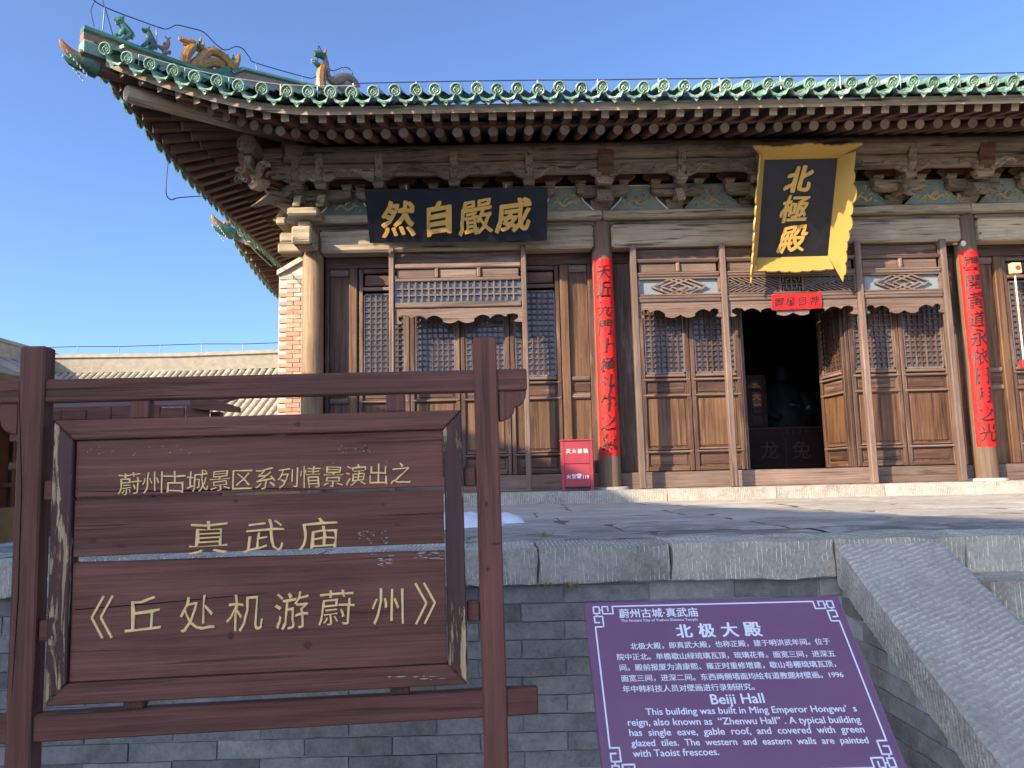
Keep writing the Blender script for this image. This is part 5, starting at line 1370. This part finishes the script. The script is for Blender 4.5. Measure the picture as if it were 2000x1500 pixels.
for nm, poly, k in (('frame_rail', [(-w2,h2),(w2,h2),(iw,ih),(-iw,ih)], 'sign_x'), ('frame_rail', [(-w2,-h2),(w2,-h2),(iw,-ih),(-iw,-ih)], 'sign_x'),
                 ('frame_stile', [(-w2-.0,h2-.002),(-iw-.0006,ih-.001),(-iw-.0006,-ih+.001),(-w2,-h2+.002)], 'peel'), ('frame_stile', [(w2,h2-.002),(iw+.0006,ih-.001),(iw+.0006,-ih+.001),(w2,-h2+.002)], 'peel')):
    MB().prism([(x, z+H0) for x, z in poly], 'y', -.016, .040).obj(nm, W[k], sg, local=True, bevel=.0035)
def plank(z0a, z0b, z1a, z1b, y):                              # bottom left/right, top left/right heights
    mb = MB(); n = 30; vs = []
    for i in range(n+1):
        f = i/n; x = -iw+.003 + (2*iw-.006)*f; b = z0a+(z0b-z0a)*f + .0015*nz((x*9, z0a*50, 1)); tp = z1a+(z1b-z1a)*f + .0015*nz((x*9, z1a*50, 2))
        vs += [(x,y,b+H0+.002),(x,y,tp+H0-.002),(x,y+.002,tp+H0),(x,y+.026,tp+H0),(x,y+.026,b+H0),(x,y+.002,b+H0)]
    fs = [(0,1,2,3,4,5), tuple(n*6+k for k in range(6))]
    for i in range(n):
        for k in range(6): fs.append((i*6+k, i*6+(k+1)%6, (i+1)*6+(k+1)%6, (i+1)*6+k))
    return mb.add(vs, fs).obj('plank', W['sign_x'], sg, local=True)
p1_ = plank(.168, .166, .3265, .3265, -.002); p2_ = plank(.0065, .0045, .1615, .156, -.003); p3_ = plank(-.3265, -.3265, -.0095, -.0165, -.002)
ck = MB()                                                     # long drying cracks
ck.tube([(-.5,-.0025,.186+H0),(-.38,-.003,.182+H0),(-.2,-.003,.177+H0),(0,-.003,.176+H0),(.15,-.003,.170+H0)], [.0006,.0012,.0022,.0014,.0006], 4)
ck.tube([(-.5,-.0025,-.135+H0),(-.3,-.003,-.128+H0),(-.1,-.003,-.118+H0),(.02,-.003,-.112+H0)], [.0012,.0012,.0009,.0004], 4)
ck.tube([(-.669,-.0065,.5+H0),(-.650,-.0068,.2+H0),(-.648,-.0068,-.1+H0),(-.655,-.0065,-.35+H0)], [.0004,.0014,.0016,.0005], 4)
ck.obj('drying_crack', plain('crack shadow', (.012,.008,.008), .95, .05), sg, local=True)
KNOT = plain('knot wood', (.060,.020,.016), .5, .4, .6, (.14,.05,.04), 90, .6)
CHIP = plain('bare chipped wood', (.50,.45,.40), .8, .2, .5, (.25,.18,.15), 60, .5)
def sgl(px, py):
    P = onplane(px, py, SM @ Vector((0,-.006,H0)), SM.col[1].to_3d()); return SM.inverted() @ P
def carve(ch, px, py, sx, sz, seed, off=.0, y=-.004, nm='carved_character', slant=.0, climb=.02):
    c = sgl(px, py); lo, hi = text_width(ch); cx_ = (lo+hi)/2; mb = MB(); wp = brush(seed, slant, climb); off = -.016
    put_text(mb, ch, lambda p: Vector((c.x+(p.x-cx_)*sx, y-.0+(-.0), c.z+(p.y-.38)*sz)) + Vector((0,-p.z*sx,0)), offset=off, extrude=.012, bevel=.012, warp=wp)
    mb.obj(nm, GOLD_DULL, sg, local=True)
for px, py, a, b in ((583,829,.0085,.007),(715,877,.006,.008),(748,985,.0055,.0055),(308,974,.006,.006),(460,978,.007,.006),(450,1242,.009,.011),(600,1260,.012,.010),(775,1025,.010,.003),(180,1056,.011,.007),(236,1066,.014,.006),(735,1227,.004,.004),(950,985,.006,.009),(953,1112,.006,.006),(968,1062,.011,.004)):
    c = sgl(px, py); yy = -.0066 if px > 920 else (-.0163 if py < 850 else -.0033)
    mb = MB(); n = 12
    for rr, dz in ((1., 0), (.55, -.0004)): mb.add([(c.x+a*rr*math.cos(6.283*k/n), yy+dz, c.z+b*rr*math.sin(6.283*k/n)*(1+.12*math.sin(3*k))) for k in range(n)], [list(range(n))])
    mb.obj('knot', KNOT, sg, local=True)
def chips(px0, px1, py0, py1, n, seed, yy, w0=.010):
    rn = random.Random(seed); mb = MB()
    for _ in range(n):
        c = sgl(rn.uniform(px0,px1), rn.uniform(py0,py1)); l = w0*rn.uniform(.15,1); h = .0012*rn.uniform(.4,1.3)
        mb.add([(c.x-l, yy, c.z), (c.x-l*.3, yy, c.z+h), (c.x+l*.6, yy, c.z+h*.7), (c.x+l, yy, c.z-h*.2), (c.x, yy, c.z-h)], [(0,1,2,3,4)])
    mb.obj('paint_chips', CHIP, sg, local=True, kind='stuff')
chips(660, 730, 870, 885, 14, 1, -.0036, .003); chips(725, 765, 1082, 1105, 16, 2, -.0036, .012); chips(805, 872, 1078, 1092, 22, 3, -.0036, .014); chips(700, 760, 1035, 1062, 26, 4, -.0046, .005)
chips(760, 870, 1318, 1326, 8, 5, -.0164, .016); chips(170, 420, 870, 890, 16, 6, -.0036, .003); chips(560, 760, 900, 915, 14, 7, -.0036, .002)
line1 = '蔚州古城景区系列情景演出之'
for k, ch in enumerate(line1):
    f = k/12; carve(ch, 253+(783-253)*f, 944+(925-944)*f, .064, .064, k, -.004)
for ch, px, py in (('真',408,1050),('武',516,1047),('庙',623,1042)): carve(ch, px, py, .118, .098, ord(ch), .0, y=-.005)
for ch, px, py in (('丘',280,1200),('处',385,1198),('机',479,1196),('游',570,1192),('蔚',657,1187),('州',757,1184)): carve(ch, px, py, .104, .108, ord(ch), .0, climb=.05)
for s, px, py in ((1,192,1206),(-1,837,1178)):
    c = sgl(px, py); mb = MB()
    for dx in (0, .024):
        for sz in (1, -1):
            bar(mb, (c.x-s*.018+s*dx*1.0, c.z), (c.x+s*.012+s*dx, c.z+sz*.056), .0058, -.0055, -.0005)
    mb.obj('carved_bracket', GOLD_DULL, sg, local=True)

# ------------------------------------------------------------------ purple information panel
el = R_(47.6); V_ = Vector((0, math.cos(el), math.sin(el))); U_ = Vector((1,0,0)); N_ = V_.cross(U_)*1.0     # N_ points down into the panel
TLc = at(1140, 1176, Y=2.33); PW, PH = .757, .512
PMx = frame_mat(TLc, U_, -N_ if (U_.cross(V_)).dot(N_) > 0 else N_, V_)
Nn = U_.cross(V_)                                                   # outward normal of the face
base = Vector((TLc.x+PW/2, TLc.y-.17, 0))
ip = thing('information_panel', 'slanted purple information panel with white Chinese and English text and fretwork border', 'information sign', tuple(base))
F = lambda u, v, n=0.: TLc + U_*u + V_*v + Nn*n
def slab(u0, u1, v0, v1, n0, n1): 
    vs = [F(u,v,n) for n in (n0,n1) for (u,v) in ((u0,v0),(u1,v0),(u1,v1),(u0,v1))]
    return MB().add(vs, [(0,3,2,1),(4,5,6,7),(0,1,5,4),(1,2,6,5),(2,3,7,6),(3,0,4,7)])
slab(0, PW, -PH, 0, -.018, 0).obj('panel', [PURPLE], ip, bevel=.003)
slab(.004, PW-.004, -PH+.004, -.004, -.030, -.0182).obj('back_tray', PURPLE_EDGE, ip, bevel=.002)
for u in (.12, PW-.12):
    p = F(u, -PH*.45, -.032); MB().cbox(p.x-.025, p.x+.025, p.y-.025, p.y+.025, 0, p.z, .004).obj('leg', PURPLE_EDGE, ip)
def puv(px, py):
    P = onplane(px, py, TLc, Nn) - TLc; return P.dot(U_), P.dot(V_)
def tline(mb, s, pL, pR, asp=1., fat=.0, lift=.0012):
    (u0, v0), (u1, v1) = puv(*pL), puv(*pR); lo, hi = text_width(s); k = (u1-u0)/(hi-lo)
    put_text(mb, s, lambda p: F(u0+(p.x-lo)*k, v0+(v1-v0)*(p.x-lo)/(hi-lo)+p.y*k*asp, lift+p.z*.02), fat=fat)
mb = MB(); CN = dict(fat=(.018,.006), asp=.98)
tline(mb, '蔚州古城·真武庙', (1210,1206), (1364,1203), fat=.018)
tline(mb, 'The Ancient City of Yuzhou·Zhenwu Temple', (1213,1215), (1363,1212.5), fat=.018, asp=.95)
for ch, x0, x1, y in (('北',1323,1353,1244),('极',1367,1398,1243),('大',1412,1443,1242),('殿',1456,1489,1241)): tline(mb, ch, (x0,y), (x1,y-.7), fat=(.035,.014))
for s, L, R in (('北极大殿，即真武大殿，也称正殿，建于明洪武年间。位于', (1232,1268), (1622,1258)),
                ('院中正北。单檐歇山绿琉璃瓦顶，琉璃花脊。面宽三间，进深五', (1206,1289), (1632,1282)),
                ('间。殿前报厦为清康熙、雍正时重修增建，歇山卷棚琉璃瓦顶，', (1211,1310), (1633,1302)),
                ('面宽三间，进深二间。东西两侧墙面均绘有道教题材壁画。1996', (1214,1331), (1648,1323)),
                ('年中韩科技人员对壁画进行录制研究。', (1217,1352), (1474,1347))): tline(mb, s, L, R, **CN)
tline(mb, 'Beiji Hall', (1390,1376), (1494,1373), fat=.018, asp=.95)
for s, L, R in (('This building was built in Ming Emperor Hongwu’  s', (1262,1397), (1674,1390)), ('reign, also known as  “Zhenwu Hall” . A typical building', (1227,1418), (1682,1412)),
                ('has  single  eave,  gable  roof,  and  covered  with  green', (1230,1438), (1689,1431)), ('glazed  tiles.  The  western  and  eastern  walls  are  painted', (1234,1458), (1697,1452)),
                ('with Taoist frescoes.', (1237,1479), (1405,1475))): tline(mb, s, L, R, fat=.016, asp=.97)
mb.obj('printed_text', WHITE, ip)
mb = MB(); bw_ = .0042                                             # fret border
def ln(u0, v0, u1, v1):
    a, b = S2(u0,u1); c, d = S2(v0,v1); vs = [F(u,v,.001) for u, v in ((a-bw_/2,c-bw_/2),(b+bw_/2,c-bw_/2),(b+bw_/2,d+bw_/2),(a-bw_/2,d+bw_/2))]
    vs += [F(u,v,.0016) for u, v in ((a-bw_/2,c-bw_/2),(b+bw_/2,c-bw_/2),(b+bw_/2,d+bw_/2),(a-bw_/2,d+bw_/2))]
    mb.add(vs, [(0,3,2,1),(4,5,6,7),(0,1,5,4),(1,2,6,5),(2,3,7,6),(3,0,4,7)])
M_ = .026
for su in (0, 1):
    for sv in (0, 1):
        X = lambda a: M_+a if su == 0 else PW-M_-a
        Yv = lambda a: -(.018+a) if sv == 0 else -(PH-.018-a)
        for (a, b, c, d) in ((0,0,.017,0),(.017,0,.017,.022),(.017,.022,0,.022),(0,.022,0,0),(.017,.011,.026,.011),(.026,0,.052,0) if False else (.026,0,.026,.024),(.026,.024,.056,.024),(.056,.024,.056,0),(.026,0,.042,0),(.042,0,.042,.014),
                             (.0085,.022,.0085,.032),(-.0,.032,.026,.032) if False else (0,.032,.024,.032),(.024,.032,.024,.066),(0,.066,.024,.066),(0,.032,0,.052),(0,.052,.013,.052)):
            ln(X(a), Yv(b), X(c), Yv(d))
for v in (-.018, -(PH-.018)): ln(M_+.056, v, PW-M_-.056, v)
for u in (M_, PW-M_): ln(u, -.018-.066, u, -(PH-.018-.066))
mb.obj('fret_border', WHITE, ip)

# ------------------------------------------------------------------ inside the doorway
t = thing('red_notice_board', 'dim red notice board with gilt characters standing inside the dark doorway', 'notice board', (4.1, 11.9, 1.405))
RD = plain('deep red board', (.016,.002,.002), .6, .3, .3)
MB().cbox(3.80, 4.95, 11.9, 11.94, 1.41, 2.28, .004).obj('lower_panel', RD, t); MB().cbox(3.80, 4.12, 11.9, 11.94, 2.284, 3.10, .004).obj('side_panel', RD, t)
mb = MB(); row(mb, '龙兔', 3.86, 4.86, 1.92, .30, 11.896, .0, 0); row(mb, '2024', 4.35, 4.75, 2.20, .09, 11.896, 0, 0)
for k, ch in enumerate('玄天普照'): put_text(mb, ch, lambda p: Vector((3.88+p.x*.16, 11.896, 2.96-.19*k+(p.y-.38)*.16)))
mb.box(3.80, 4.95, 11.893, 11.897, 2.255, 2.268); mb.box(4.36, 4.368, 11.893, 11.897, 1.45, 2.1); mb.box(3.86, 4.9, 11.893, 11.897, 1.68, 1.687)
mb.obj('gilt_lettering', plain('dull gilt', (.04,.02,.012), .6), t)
t = thing('dark_statue', 'dim dark blue seated statue deep inside the doorway', 'statue', (4.62, 12.6, 1.405))
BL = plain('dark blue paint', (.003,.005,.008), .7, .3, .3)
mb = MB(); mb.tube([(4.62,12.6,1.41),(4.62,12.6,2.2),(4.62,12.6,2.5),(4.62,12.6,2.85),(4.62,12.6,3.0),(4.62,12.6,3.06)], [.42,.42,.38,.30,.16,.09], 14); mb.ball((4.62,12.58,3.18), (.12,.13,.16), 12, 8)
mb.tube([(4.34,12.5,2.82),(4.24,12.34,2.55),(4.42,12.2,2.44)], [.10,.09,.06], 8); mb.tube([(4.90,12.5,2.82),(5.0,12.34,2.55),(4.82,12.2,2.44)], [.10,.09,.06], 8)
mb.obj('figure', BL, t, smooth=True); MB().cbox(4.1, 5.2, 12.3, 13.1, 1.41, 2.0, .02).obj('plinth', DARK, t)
